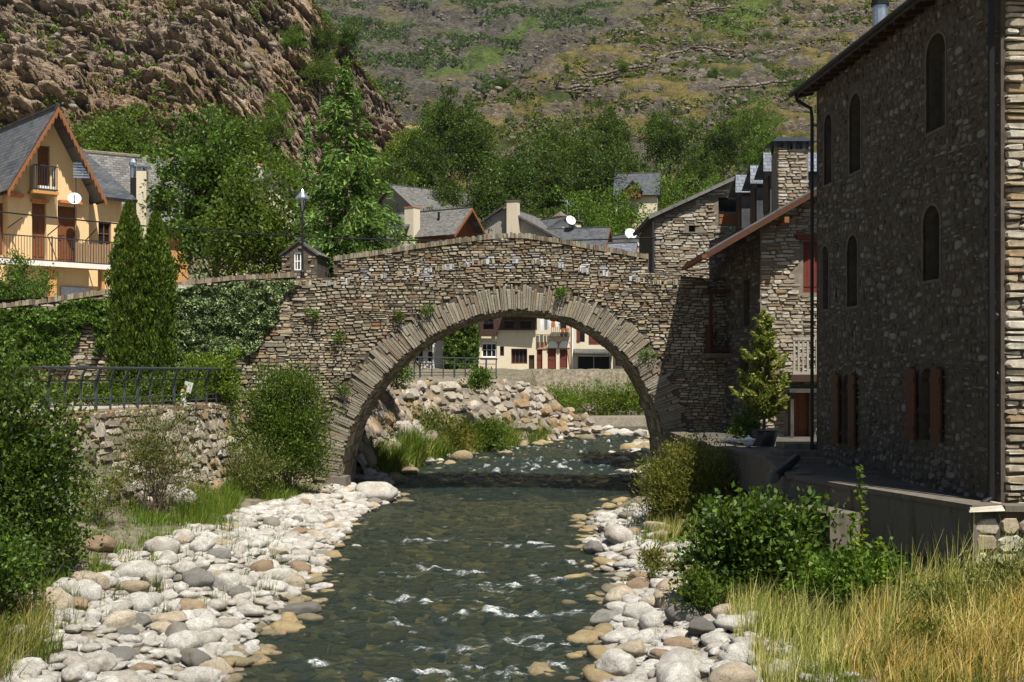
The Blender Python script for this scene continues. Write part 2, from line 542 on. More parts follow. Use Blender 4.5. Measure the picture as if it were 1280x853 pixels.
foam = np.maximum(sstep(act * .95 + strk * .9 + chop * .5, .85, 1.8), sstep(act * .8 + strk * 1.1, .7, 1.4) * .4)
foam = np.maximum(foam, sstep(strk * .9 + chop * .6, .78, 1.25) * .55 * calm)
v = np.stack([X, Y, wz(Y) - .02 + h], 1)
t = NT('river_water'); p = t.coord()
fo = t.n('ShaderNodeAttribute', attribute_name='foam').outputs['Fac']
nb = t.bump(t.noise(t.coord((3.0, 6.5, 1)), 2.2, 6, .75), 1.0, .11)
fr = t.n('ShaderNodeFresnel', {'IOR': 1.33, 'Normal': nb}).outputs[0]
tr = t.n('ShaderNodeBsdfTransparent', {'Color': (.84, .85, .66, 1)})
df = t.n('ShaderNodeBsdfDiffuse', {'Color': (.02, .034, .03, 1)})
body = t.n('ShaderNodeMixShader', {'Fac': .48}); t.l(tr.outputs[0], body.inputs[1]); t.l(df.outputs[0], body.inputs[2])
gl = t.n('ShaderNodeBsdfGlossy', {'Roughness': .06, 'Color': (1, 1, 1, 1), 'Normal': nb})
sur = t.n('ShaderNodeMixShader', {'Fac': t.math('MULTIPLY', fr, .55)}); t.l(body.outputs[0], sur.inputs[1]); t.l(gl.outputs[0], sur.inputs[2])
fd = t.n('ShaderNodeBsdfDiffuse', {'Color': (.75, .78, .78, 1)})
fk = t.ramp(t.math('MULTIPLY', fo, t.ramp(t.noise(t.coord((4, 13, 1)), 6.5, 5, .85), [(.46, (0, 0, 0)), (.6, (1.4, 1.4, 1.4))])), [(.06, (0, 0, 0)), (.7, (.85, .85, .85))])
fin = t.n('ShaderNodeMixShader', {'Fac': fk}); t.l(sur.outputs[0], fin.inputs[1]); t.l(fd.outputs[0], fin.inputs[2])
t.l(fin.outputs[0], t.out.inputs['Surface']); M['water'] = t.m
structure('water', np_mesh('water', v, grid_faces(len(xs), len(ys)), M['water'], True, {'foam': foam}))


# ------------------------------------------------------------------ hills
def h_left(x, y):
    front = 7 + (y - 92 - 24 * sstep(x, -34, -9)) * 1.08
    flank = 26 + 1.36 * (-7.3 - x)
    return np.minimum(front, np.where(flank > 70, 70 + (flank - 70) * .5, flank))
def h_right(x, y):
    front = 27 + (y - 148) * .45 + np.maximum(x - 60, 0) * .12
    flank = 48 + (x + 6.7) * 1.1
    return np.minimum(front, flank)
def h_far(x, y): return 30 + (y - 360) * .5 + np.abs(x - 10) * .06


def rock_hill(name, hf, xs, ys, amp, scale, strata, seed, mat, nrm, lo=-.35, hi=.35, meadow=()):
    gx, gy = np.meshgrid(xs, ys); X, Y = gx.ravel(), gy.ravel()
    b = np.stack([X, Y, hf(X, Y)], 1)
    q = b.copy()
    wp = fbm(b / (scale * .9), 3, seed + 5)
    q[:, 2] = b[:, 2] + strata * b[:, 0] + .5 * b[:, 1] + wp * scale * .35                     # tilted beds
    q[:, 0] += wp * scale * .3
    k = np.array([.42, .9, 1.3]) / scale
    big = fbm(b / (scale * 2.6), 3, seed)
    a1, a2, i1 = worley(q * k, seed)
    b1, b2, i2 = worley(q * k * 2.7 + 3, seed + 1)
    c1, c2, i3 = worley(q * k * 6.5 + 9, seed + 2)
    sheet = sstep(fbm(b / (scale * 1.7), 4, seed + 40), lo, hi)               # where rock breaks out of the grass
    blk = (i1 - .5) * 1.7 + (i2 - .5) * 1.15 + (i3 - .5) * .85
    crack = np.minimum(1, (a2 - a1) * 5) * .7 + np.minimum(1, (b2 - b1) * 4) * .45 + np.minimum(1, (c2 - c1) * 3) * .34 - 1.3
    d = amp * (big * 1.1 + sheet * (blk * .75 + crack * .8) + .09 * fbm(b / scale * 5, 3, seed + 30))
    v = b + np.outer(d, np.array(nrm))
    mead = np.zeros(len(X)); wob = fbm(b / (scale * 1.2), 3, seed + 60)
    for (p, q, wd) in meadow:
        dx, dy = q.x - p.x, q.y - p.y; t_ = np.clip(((X - p.x) * dx + (Y - p.y) * dy) / (dx * dx + dy * dy), 0, 1)
        dist = np.hypot(X - p.x - t_ * dx, Y - p.y - t_ * dy); mead = np.maximum(mead, 1 - sstep(dist / wd + wob * .5, .6, 1.0))
    return np_mesh(name, v, grid_faces(len(xs), len(ys)), mat, False, {'meadow': mead, 'rock': sheet, 'tone': (i1 * .35 + i2 * .4 + i3 * .25)})


def m_hill(name, rocks, grass, greens, sc, gamt):
    t = NT(name); p = t.coord(); g = t.n('ShaderNodeNewGeometry')
    nz = t.n('ShaderNodeSeparateXYZ', {'Vector': g.outputs['Normal']}).outputs[2]
    st_ = t.n('ShaderNodeMapping', {'Vector': g.outputs['Position'], 'Rotation': (0, math.radians(28), 0), 'Scale': (.7, .7, 2.4)}).outputs[0]
    a = t.noise(p, .35 * sc, 8, .75); b = t.noise(st_, .85 * sc, 9, .8, dist=.35); c3 = t.noise(p, .09 * sc, 6, .65)
    tn = t.n('ShaderNodeAttribute', attribute_name='tone').outputs['Fac']
    b2 = t.math('ADD', t.math('MULTIPLY', b, .78), t.math('MULTIPLY', tn, .22))
    rock = t.ramp(b2, [(.3, rocks[0]), (.42, rocks[1]), (.5, rocks[2]), (.57, rocks[3]), (.68, rocks[4])])
    big_ = t.noise(p, .06 * sc, 4, .6)
    rock = t.mix(t.ramp(big_, [(.42, (0, 0, 0)), (.6, (.45, .45, .45))]), rock, t.n('ShaderNodeHueSaturation', {'Color': rock, 'Saturation': .35, 'Value': .95}).outputs[0])
    gr = t.ramp(a, [(.32, grass[0]), (.5, grass[1]), (.68, grass[2])])
    gn = t.ramp(a, [(.35, greens[0]), (.65, greens[1])])
    gr = t.mix(t.ramp(c3, [(gamt, (0, 0, 0)), (gamt + .08, (1, 1, 1))]), gr, gn)
    rk = t.n('ShaderNodeAttribute', attribute_name='rock').outputs['Fac']
    f = t.math('ADD', t.math('MULTIPLY', rk, .85), t.math('SUBTRACT', t.math('MULTIPLY', a, .9), t.math('MULTIPLY', nz, .75)))
    cc = t.mix(t.ramp(f, [(.32, (0, 0, 0)), (.46, (1, 1, 1))]), gr, rock)
    md = t.n('ShaderNodeAttribute', attribute_name='meadow').outputs['Fac']
    vc = t.n('ShaderNodeTexVoronoi', {'Vector': st_, 'Scale': .9 * sc, 'Randomness': 1.0}, feature='DISTANCE_TO_EDGE').outputs['Distance']
    vf = t.n('ShaderNodeTexVoronoi', {'Vector': st_, 'Scale': 2.6 * sc, 'Randomness': 1.0}, feature='DISTANCE_TO_EDGE').outputs['Distance']
    crk = t.math('MULTIPLY', t.math('MINIMUM', t.math('MULTIPLY', vc, 6.0), 1.0), t.math('MINIMUM', t.math('ADD', t.math('MULTIPLY', vf, 5.0), .35), 1.0))
    cc = t.mix(t.math('MULTIPLY', md, .85), cc, t.ramp(a, [(.3, (.07, .11, .02)), (.7, (.17, .25, .05))]))
    return t.done(cc, .95, .1, t.bump(b, 1.0, .5 / sc, t.bump(crk, 1.0, .3 / sc, t.bump(t.noise(p, 3.5 * sc, 8, .8), 1.0, .2 / sc))))


M['hill_left'] = m_hill('brown_rock_hill', [(.05, .034, .024), (.25, .17, .105), (.44, .32, .21), (.54, .36, .19), (.8, .74, .62)],
                        [(.15, .11, .04), (.28, .2, .08), (.42, .31, .14)], [(.05, .075, .02), (.12, .125, .045)], 1.0, .6)
M['hill_right'] = m_hill('grassy_rock_hill', [(.035, .03, .025), (.1, .082, .062), (.18, .15, .115), (.26, .21, .14), (.42, .38, .32)],
                         [(.1, .085, .03), (.2, .165, .06), (.33, .26, .11)], [(.04, .062, .018), (.095, .12, .04)], .5, .5)
M['hill_far'] = m_hill('far_mountain_scree', [(.04, .036, .028), (.095, .085, .062), (.15, .135, .1), (.185, .165, .12), (.3, .275, .22)],
                       [(.1, .1, .05), (.17, .15, .075), (.22, .19, .1)], [(.06, .085, .035), (.11, .135, .055)], .2, .52)
structure('hill', rock_hill('hill_left', h_left, axis((-160, -72, 2), (-72, 4, .18), (4, 10, .8)), axis((88, 158, .17), (158, 230, 2.5)), 1.7, 4.2, .5, 50, M['hill_left'], (0, -.95, .3), -1.2, -.45))
structure('hill', rock_hill('hill_right', h_right, axis((-40, -14, 1.5), (-14, 130, .42), (130, 330, 3)), axis((140, 345, .55), (345, 520, 4)), 1.5, 4.6, -.25, 150, M['hill_right'], (0, -.42, .9), -.45, .45, [(hit(905, 38, h_right, 150, 600), hit(935, 6, h_right, 150, 600), 7)]))
structure('mountain', rock_hill('mountain', h_far, axis((-420, -190, 8), (-190, 150, 1.5), (150, 421, 8)), axis((352, 860, 2.0), (860, 1300, 12)), 5.5, 13, .3, 250, M['hill_far'], (0, -.45, .9), -.6, .2, [(hit(545, 93, h_far, 300, 1200), hit(605, 78, h_far, 300, 1200), 9), (hit(605, 78, h_far, 300, 1200), hit(655, 42, h_far, 300, 1200), 10), (hit(655, 42, h_far, 300, 1200), hit(720, 25, h_far, 300, 1200), 8)]))


def land_z(x, y):
    z = gz(x, y)
    if y > 88: z = max(z, float(h_left(np.array([x]), np.array([y]))[0]) if x < 4 else z)
    if y > 140: z = max(z, float(h_right(np.array([x]), np.array([y]))[0]))
    return z
# ------------------------------------------------------------------ masonry
def pip(poly, x, y):
    c = False; j = len(poly) - 1
    for i in range(len(poly)):
        xi, yi = poly[i]; xj, yj = poly[j]
        if (yi > y) != (yj > y) and x < (xj - xi) * (y - yi) / (yj - yi) + xi: c = not c
        j = i
    return c


def stone(mb, c, d, p, inset=.2):
    """One dressed block: polygon c in the wall plane, face proud by p."""
    n = len(c)
    cu = sum(a for a, b in c) / n; cw = sum(b for a, b in c) / n
    tu, tw = R.uniform(-.012, .012), R.uniform(-.012, .012)
    back = [(a, d + .012, b) for a, b in c]
    front = []
    for a, b in c:
        fa, fb = cu + (a - cu) * (1 - inset * R.uniform(.5, 1)), cw + (b - cw) * (1 - inset * R.uniform(.6, 1.3))
        front.append((fa, d - p + (fa - cu) * tu * 4 + (fb - cw) * tw * 4 + R.uniform(-.006, .006), fb))
    b0 = mb.pts(back); f0 = mb.pts(front)
    mb.f.append(tuple(range(f0, f0 + n)))
    for i in range(n):
        j = (i + 1) % n
        mb.f.append((b0 + i, b0 + j, f0 + j, f0 + i))


def rubble(pick, fr, box, inside, ch=(.08, .16), ln=(.16, .5), prot=(.01, .05), gap=.02, d=0.0, wave=.05, round_=(.15, .4)):
    """Uneven courses of stones over the part of the wall plane where inside(u, w) holds; pick(u, w) names the mesh."""
    u0, u1, w0, w1 = box
    w = w0; ph = R.uniform(0, 6)
    while w < w1:
        h = R.uniform(*ch); u = u0 + .004
        while u < u1:
            l = R.uniform(*ln) * (1.0 if R.random() > .12 else 1.6)
            cw = w + h / 2 + wave * math.sin(u * .9 + ph + w) + wave * .6 * math.sin(u * 2.3 + w * 2.1)
            cu = u + l / 2
            parts = [(cu, cw, l, h)]
            if R.random() < .14 and h > .1: parts = [(cu, cw - h / 4, l, h / 2), (cu, cw + h / 4, l, h / 2)]
            for (a, b, ll, hh) in parts:
                if inside(a, b) and inside(a - ll * .4, b) and inside(a + ll * .4, b) and inside(a, b + hh * .4) and inside(a, b - hh * .4):
                    hl, hh2 = ll / 2 - gap / 2, hh / 2 * R.uniform(.85, 1.1) - gap / 2
                    m = min(hl, hh2) * 2
                    k = [m * R.uniform(*round_) for _ in range(8)]
                    sk = R.uniform(-.02, .02)
                    pts = [(-hl + k[0], -hh2), (hl - k[1], -hh2 + sk), (hl, -hh2 + k[2]), (hl + sk, hh2 - k[3]), (hl - k[4], hh2), (-hl + k[5], hh2 + sk), (-hl, hh2 - k[6]), (-hl + sk, -hh2 + k[7])]
                    stone(pick(a, b), fr and [(a + x, b + y) for x, y in pts], d, R.uniform(*prot))
            u += l
        w += h
    return


def coping(mb, fr, line, d0, d1, h=(.15, .2), w=(.06, .12)):
    """Thin slabs set on edge along a polyline of (u, w)."""
    for (a, b) in zip(line[:-1], line[1:]):
        L = math.hypot(b[0] - a[0], b[1] - a[1]); s = 0
        while s < L - .04:
            k = R.uniform(*w); f0, f1 = s / L, min(1, (s + k * .94) / L)
            hh = R.uniform(*h); le = R.uniform(-.02, .02)
            q = [(a[0] + (b[0] - a[0]) * f, a[1] + (b[1] - a[1]) * f - .02) for f in (f0, f1)]
            e0, e1 = d0 - R.uniform(0, .05), d1 + R.uniform(0, .05)
            mb.hexa([(q[0][0], e0, q[0][1]), (q[1][0], e0, q[1][1]), (q[1][0], e1, q[1][1]), (q[0][0], e1, q[0][1]),
                     (q[0][0] + le, e0, q[0][1] + hh), (q[1][0] + le, e0, q[1][1] + hh * R.uniform(.85, 1)), (q[1][0] + le, e1, q[1][1] + hh), (q[0][0] + le, e1, q[0][1] + hh)])
            s += k


# ------------------------------------------------------------------ the bridge
BY = 41.0
K = BY / F
def bu(px): return (px - PX0) * K
def bw(py): return EYE - (py - HY) * K
def bp(l): return [(bu(a), bw(b)) for a, b in l]
fb = Frame((0, BY, 0), 0)
arch = bp([(424, 640), (424, 605), (427, 580), (433, 552), (450, 512), (475, 475), (510, 441), (538, 421), (570, 405), (605, 393), (640, 388), (680, 390), (715, 399), (745, 414), (770, 433), (792, 457), (812, 490), (824, 523), (830, 560), (831, 600), (831, 640)])
def smooth_line(pts, n=3):
    for _ in range(n):
        q = [pts[0]]
        for a, b in zip(pts[:-1], pts[1:]):
            q += [(a[0] * .75 + b[0] * .25, a[1] * .75 + b[1] * .25), (a[0] * .25 + b[0] * .75, a[1] * .25 + b[1] * .75)]
        pts = q + [pts[-1]]
    return pts
arch = smooth_line(arch, 2)
low_l = bp([(285, 350), (376, 348), (417, 347)])
par = bp([(417, 326), (470, 319), (520, 311), (570, 304), (610, 299), (637, 297), (660, 298), (700, 304), (742, 312), (780, 318), (811, 324)])
low_r = bp([(811, 341), (860, 348), (925, 352)])
deck = [(u, w - .95) for u, w in par]
body = [(low_l[0][0], -.8), low_l[0], low_l[1], (low_l[2][0], min(low_l[2][1], 7.72))] + deck[1:-1] + [low_r[0], low_r[2], (low_r[2][0], -.8)] + [(u, max(w, -.8)) for u, w in reversed(arch)]
root = thing('stone_bridge', 'humpbacked stone bridge with one wide round arch over the stream', 'bridge', (0, BY, 0))
mb = MB(fb); mb.wall(body, d0=0, d1=4.0); part('body', mb, M['mortar'], root)
par_poly = [(par[0][0], deck[0][1] - .02)] + par + [(par[-1][0], low_r[0][1] - .3)] + [(u, w - .02) for u, w in reversed(deck[1:-1])]
for d0 in (0.0, 3.6):
    mb = MB(fb); mb.wall(par_poly, d0=d0 + .003, d1=d0 + .4)
    c = MB(fb)
    pp = part('parapet', mb, M['mortar'], root)
    coping(c, fb, par, d0 - .05, d0 + .45)
    part('coping', c, M['coping'], pp)
full = [(low_l[0][0], -.6), low_l[0], low_l[1], low_l[2]] + par + [low_r[0], low_r[1], low_r[2], (low_r[2][0], -.6)]
def off_arch(k):
    out = []
    for i, p in enumerate(arch):
        a, b = arch[max(i - 1, 0)], arch[min(i + 1, len(arch) - 1)]
        t = (b[0] - a[0], b[1] - a[1]); L = math.hypot(*t) or 1
        out.append((p[0] - t[1] / L * k, p[1] + t[0] / L * k))
    return out
ext = off_arch(.84)
ext_poly = [(u, w) for u, w in ext if w > -.6]; ext_poly = [(ext_poly[0][0], -2)] + ext_poly + [(ext_poly[-1][0], -2)]
stains = [(bu(a), bw(b)) for a, b in [(410, 345), (432, 348), (460, 342), (482, 340), (507, 338), (533, 340), (562, 335), (588, 330), (612, 328), (640, 325), (672, 322), (700, 330), (728, 330), (756, 338), (790, 343)]]
base_m, stain_m, rust_m = MB(fb), MB(fb), MB(fb)
def pick(u, w):
    if any(abs(u - a) < .15 and -.32 < w - b < .2 for a, b in stains) and R.random() < .85: return stain_m
    if R.random() < (.07 if w > 8 else .012): return rust_m
    return base_m
arch_in = ext_poly
course = [(low_l[0][0], low_l[0][1] - .16), (low_l[2][0], low_l[2][1] - .2)] + [(u, w - .78) for u, w in par] + [(low_r[1][0], low_r[1][1] - .15)]
def course_w(u): return float(np.interp(u, [p[0] for p in course], [p[1] for p in course]))
def on_course(u, w): return abs(w - course_w(u)) < .15
u = course[0][0] + .1
while u < course[-1][0] - .15:                       # road level course of upright slabs
    k = R.uniform(.06, .13); w0 = course_w(u + k / 2); q0, q1 = w0 - .12 * R.uniform(.5, 1), w0 + .12 * R.uniform(.5, 1)
    if R.random() < .5: stone(pick(u, w0), [(u, q0), (u + k * .9, q0), (u + k * .9, q1), (u, q1)], -.02, R.uniform(.035, .075), .15)
    u += k
rubble(pick, fb, (low_l[0][0], low_r[2][0], -.5, 9.3), lambda u, w: pip(full, u, w) and not pip(arch_in, u, w) , ch=(.06, .13), ln=(.11, .36), prot=(.015, .075))
allm = MB(fb); cnt = []
for k in (base_m, stain_m, rust_m):
    n = len(allm.v); allm.v += k.v; allm.f += [tuple(i + n for i in q) for q in k.f]; cnt.append(len(k.f))
me = allm.build('stone_facing', M['bridge'], BASE[root.name]); me.materials.append(M['stain']); me.materials.append(M['rust'])
me.polygons.foreach_set('material_index', np.repeat(np.arange(3, dtype=np.int32), cnt))
part('stone_facing', me, None, root)
# ring of thin stones on edge
ring = MB(fb)
cum = [0]
for a, b in zip(arch[:-1], arch[1:]): cum.append(cum[-1] + math.hypot(b[0] - a[0], b[1] - a[1]))
def on_arch(s):
    i = max(0, min(len(cum) - 2, int(np.searchsorted(cum, s)) - 1)); f = (s - cum[i]) / max(1e-6, cum[i + 1] - cum[i])
    a, b = arch[i], arch[i + 1]; L = math.hypot(b[0] - a[0], b[1] - a[1]); t = ((b[0] - a[0]) / L, (b[1] - a[1]) / L)
    return (a[0] + (b[0] - a[0]) * f, a[1] + (b[1] - a[1]) * f), (-t[1], t[0])
s = .05
while s < cum[-1] - .2:
    k = R.uniform(.05, .125)
    (p0, n0), (p1, n1) = on_arch(s + .005), on_arch(s + k - .005)
    r0 = R.uniform(-.05, .06)
    cuts = [r0, R.uniform(.66, 1.0)]
    if R.random() < .3: cuts.insert(1, R.uniform(.35, .7))
    for r_a, r_b in zip(cuts[:-1], cuts[1:]):
        q = [(p0[0] + n0[0] * r_a, p0[1] + n0[1] * r_a), (p1[0] + n1[0] * r_a, p1[1] + n1[1] * r_a), (p1[0] + n1[0] * (r_b - .015), p1[1] + n1[1] * (r_b - .015)), (p0[0] + n0[0] * (r_b - .015), p0[1] + n0[1] * (r_b - .015))]
        if q[0][1] > -.6: stone(ring, q, 0, R.uniform(.02, .075), .1)
    s += k
part('arch_ring', ring, M['ring'], root)
# rough lining of the vault
vault = MB(fb)
s = .1
while s < cum[-1] - .2:
    k = R.uniform(.14, .3); (p0, n0), (p1, n1) = on_arch(s), on_arch(s + k - .02); d = .12
    while d < 3.8:
        l = R.uniform(.3, .8); pr = R.uniform(.01, .05)
        a = [(p0[0], d, p0[1]), (p1[0], d, p1[1]), (p1[0], min(3.9, d + l - .02), p1[1]), (p0[0], min(3.9, d + l - .02), p0[1])]
        vault.hexa(a + [(q[0] - n[0] * pr, q[1], q[2] - n[1] * pr) for q, n in zip(a, (n0, n1, n1, n0))]); d += l
    s += k
part('vault_lining', vault, M['bridge'], root)

# footing slab on the left bank
mb = MB(fb); mb.hexa([(-6.35, -.5, .2), (-5.55, -.55, .2), (-5.5, .5, .2), (-6.3, .5, .2), (-6.3, -.45, .95), (-5.62, -.5, .93), (-5.6, .5, .93), (-6.3, .5, .95)])
part('footing', mb, M['concrete'], root)

# ------------------------------------------------------------------ street wall left of the bridge
fw = facing((-30, 34.6), (-7.4, 41.05))
L = math.hypot(22.6, 6.45)
def sw(px, py):   # photo pixel -> (u, w) on the street wall plane
    k = (px - PX0) / F
    # solve x = k*y on the line
    u = (k * 34.6 + 30) / (fw.U.x - k * fw.U.y)
    return u, EYE - (py - HY) / F * (34.6 + fw.U.y * u)
top = [(0, sw(0, 385)[1] - .7), sw(0, 385), sw(60, 378), sw(135, 367), sw(215, 358), sw(290, 350), (L, 7.75)]
root = thing('street_wall', 'long dry stone wall carrying the street left of the bridge, half covered with ivy', 'wall', (-18, 38, 3))
mb = MB(fw); poly = [(0, 2.8)] + top + [(L, 2.8)]; mb.wall(poly, d0=0, d1=.6); part('body', mb, M['mortar'], root)
sm = MB(fw); rubble(lambda u, w: sm, fw, (8, L, 3.0, 8), lambda u, w: pip(poly, u, w), prot=(.02, .08))
part('stone_facing', sm, M['bridge'], root)
cm = MB(fw); coping(cm, fw, top, -.06, .5, (.14, .2), (.07, .13)); part('coping', cm, M['coping'], root)
# street behind the wall
mb = MB(); mb.face([(-60, 34, 5.9), (-30, 35.3, 6.0), (-7.4, 41.7, 7.45), (-6, 46, 7.2), (-9, 60, 7.1), (-60, 70, 7.0)])
structure('street', mb.build('street', m_plain('pale_street_paving', (.3, .27, .22), .9, .3, 2)))
# end of the parapet walls on top of the approach
# ------------------------------------------------------------------ railed terrace, its rock wall
TE = [(-19, -20), (-13.2, 20), (-11.4, 29.5), (-9.2, 41)]
mb = MB(); pts = [(-60, -20)] + TE + [(-9.2, 41.0), (-30, 34.7), (-60, 34)]
n = mb.pts([(x, y, 3.5) for x, y in pts]); mb.f.append(tuple(range(n, n + len(pts))))
for (a, b) in zip(TE[:-1], TE[1:]): mb.face([(a[0], a[1], 0.3), (b[0], b[1], 0.3), (b[0], b[1], 3.5), (a[0], a[1], 3.5)])
structure('terrace', mb.build('terrace', m_plain('terrace_gravel', (.33, .29, .22), .95, .35, 3)))
ICO = {}
def ico(sub):
    if sub not in ICO:
        import bmesh
        b = bmesh.new(); bmesh.ops.create_icosphere(b, subdivisions=sub, radius=1)
        ICO[sub] = (np.array([v.co[:] for v in b.verts]), np.array([[v.index for v in f.verts] for f in b.faces])); b.free()
    return ICO[sub]


def rock_verts(sub, seed, angular=.0, rough=.22):
    v, f = ico(sub)
    v = v.copy()
    for k in range(4 if angular == 0 else 13):                # flat split faces
        g = np.random.default_rng(seed * 31 + k); n = g.normal(size=3); n /= np.linalg.norm(n); c = g.uniform(.6, .85) if angular < 2 else g.uniform(.42, .74)
        s = v @ n; m = s > c
        v[m] -= np.outer((s[m] - c) * (1.0 if angular else .7), n)
    d = 1 + rough * fbm(v * 1.1 + seed * 7.3, 2, seed) + rough * .25 * fbm(v * 3.5 + seed, 3, seed + 3)
    return v * d[:, None], f


def rock_wall(name, line, z0, z1, batter, size, label, cat='wall', rows=7, mat='rock', sub=2, cap=True):
    """Big irregular boulders stacked against a bank: one mesh of separate stones."""
    V, Fs, nv = [], [], 0
    backs = MB()
    for (a, b) in zip(line[:-1], line[1:]):
        L = math.hypot(b[0] - a[0], b[1] - a[1]); ux, uy = (b[0] - a[0]) / L, (b[1] - a[1]) / L; nx, ny = uy, -ux
        za0, za1 = (z0(a), z0(b)) if callable(z0) else (z0, z0)
        t0, t1 = (z1(a), z1(b)) if callable(z1) else (z1, z1)
        backs.face([(a[0] + nx * batter, a[1] + ny * batter, za0 - .4), (b[0] + nx * batter, b[1] + ny * batter, za1 - .4), (b[0] + nx * .1, b[1] + ny * .1, t1), (a[0] + nx * .1, a[1] + ny * .1, t0)])
        zl = min(za0, za1) - .2; zt = max(t0, t1); H = zt - zl; done = []
        for pass_, (lo_, hi_) in enumerate(((.8, 1.35), (.5, .85), (.3, .5), (.18, .3))):
            for _ in range(int(L * H / (size * size) * (.7, 1.2, 0, 0)[pass_])):
                r = size * R.uniform(lo_, hi_) * .5; asp = R.uniform(.55, .95)
                s_, zz = R.uniform(0, L), R.uniform(zl, zt - r * asp * .5)
                if zz > t0 + (t1 - t0) * s_ / L - r * asp * .5: continue
                if any((s_ - q[0]) ** 2 + ((zz - q[1]) * 1.25) ** 2 < ((r + q[2]) * (.8 if pass_ < 2 else .72)) ** 2 for q in done): continue
                done.append((s_, zz, r)); f = max(0, min(1, (zt - zz) / max(H, .1)))
                v, fc = rock_verts(sub, R.randrange(900), 2, .1)
                an = math.atan2(uy, ux) + R.uniform(-.4, .4); c, sn = math.cos(an), math.sin(an)
                v = v * np.array([r * 1.22, r * R.uniform(.7, 1.1), r * asp * 1.15])
                ti = R.uniform(-.5, .5); v = np.stack([v[:, 0] * math.cos(ti) - v[:, 2] * math.sin(ti), v[:, 1], v[:, 0] * math.sin(ti) + v[:, 2] * math.cos(ti)], 1)
                p = np.stack([v[:, 0] * c - v[:, 1] * sn, v[:, 0] * sn + v[:, 1] * c, v[:, 2]], 1)
                p += np.array([a[0] + ux * s_ + nx * (batter * f - r * .25 + R.uniform(-.05, .12)), a[1] + uy * s_ + ny * (batter * f - r * .25), zz])
                V.append(p); Fs.append(fc + nv); nv += len(p)
    root = thing(name, label, cat, (line[0][0], line[0][1], 0))
    V = np.concatenate(V) - np.array(BASE[root.name])
    part('boulders', np_mesh('boulders', V, np.concatenate(Fs), M[mat]), None, root)
    part('earth_backing', backs, M['pale_mortar'], root)
    fm = MB()
    for (a, b) in zip(line[:-1], line[1:]):
        z_ = z0(a) if callable(z0) else z0; t0, t1 = (z1(a), z1(b)) if callable(z1) else (z1, z1); H = max(t0, t1) - z_ + .4
        L = math.hypot(b[0] - a[0], b[1] - a[1]); fr = SlopeFrame(a, b, z_ - .4, batter, H); fm.fr = fr; k = fr.len / H
        rubble(lambda u, w: fm, fr, (-.1, L + .1, 0, fr.len), lambda u, w: -.15 < u < L + .15 and w < (t0 + (t1 - t0) * min(1, max(0, u / L)) - z_ + .4) * k + .05, ch=(size * .28, size * .62), ln=(size * .35, size * 1.0), prot=(.05, .24 * size), gap=.03, d=-.02, wave=size * .2, round_=(.25, .5))
    part('stone_facing', fm, M[mat], root)
    return root


wall1 = rock_wall('rock_wall', TE[1:], lambda p: .7 if p[1] > 25 else .9, 3.35, 1.0, .78, 'rough boulder wall holding up the railed terrace on the left bank')
f_t = facing(TE[2], TE[3]); Lt = math.hypot(2.2, 11.5)
f_t0 = facing(TE[1], TE[2])
cm = MB(f_t); sm = MB(f_t)
rubble(lambda u, w: cm, f_t, (0, Lt, 3.12, 3.52), lambda u, w: w < 3.5, ch=(.16, .2), ln=(.12, .35), d=-.18, prot=(.02, .07))
cm.box(0, Lt, -.17, .2, 3.05, 3.46); cm.fr = f_t0; cm.box(0, 9.6, -.17, .2, 3.05, 3.46); cm.fr = f_t
part('cap_stones', cm, M['bridge'], wall1)


def railing(name, label, fr, L, z, n, post_h=1.1, bend=.16, cat='railing', ox=0.0):
    root = thing(name, label, cat, fr(0, 0, z))
    for i in range(n):
        u = L * i / (n - 1)
        mb = MB(fr); big = .034 if i % 3 else .05
        mb.tube([(u, 0, z), (u, -.0, z + post_h * .62), (u, -bend * .4, z + post_h * .85), (u, -bend, z + post_h)], big, 6)
        part('post', mb, M['rail'], root)
    for h, d, r, nm in ((1.0, -bend, .036, 'top_rail'), (.7, -bend * .1, .02, 'middle_rail'), (.26, 0, .018, 'lower_rail'), (.12, 0, .018, 'lower_rail')):
        mb = MB(fr); mb.tube([(0, d, z + post_h * h), (L, d, z + post_h * h)], r, 6); part(nm, mb, M['rail'], root)
    return root


railing('terrace_railing', 'grey iron railing with bent posts along the terrace edge above the rock wall', f_t, Lt + .1, 3.5, 17)
railing('terrace_railing', 'run of grey iron railing behind the big glossy bush', f_t0, 9.6, 3.5, 13)
# plaque on a short post
p = at(231, 500, 36.55)
root = thing('white_plaque', 'small white tilted plaque on a pale stub post at the terrace railing', 'sign', (p.x, p.y, 3.5))
fq = Frame((p.x, p.y - .12, 3.5), 8)
mb = MB(fq); mb.tube([(-.02, 0, -.1), (-.02, 0, .3), (-.02, 0, .42)], [.11, .09, .07], 9); part('post', mb, M['whitep'], root)
mb = MB(fq); mb.hexa([(-.0, -.02, .42), (.2, -.02, .33), (.2, .02, .33), (-.0, .02, .42), (.05, -.1, .72), (.3, -.1, .66), (.3, -.06, .66), (.05, -.06, .72)]); part('panel', mb, M['whitep'], root)
mb = MB(fq); mb.box(-.06, .05, -.1, -.02, .4, .48); part('clamp', mb, m_plain('yellow_clip', (.6, .4, .08)), root)

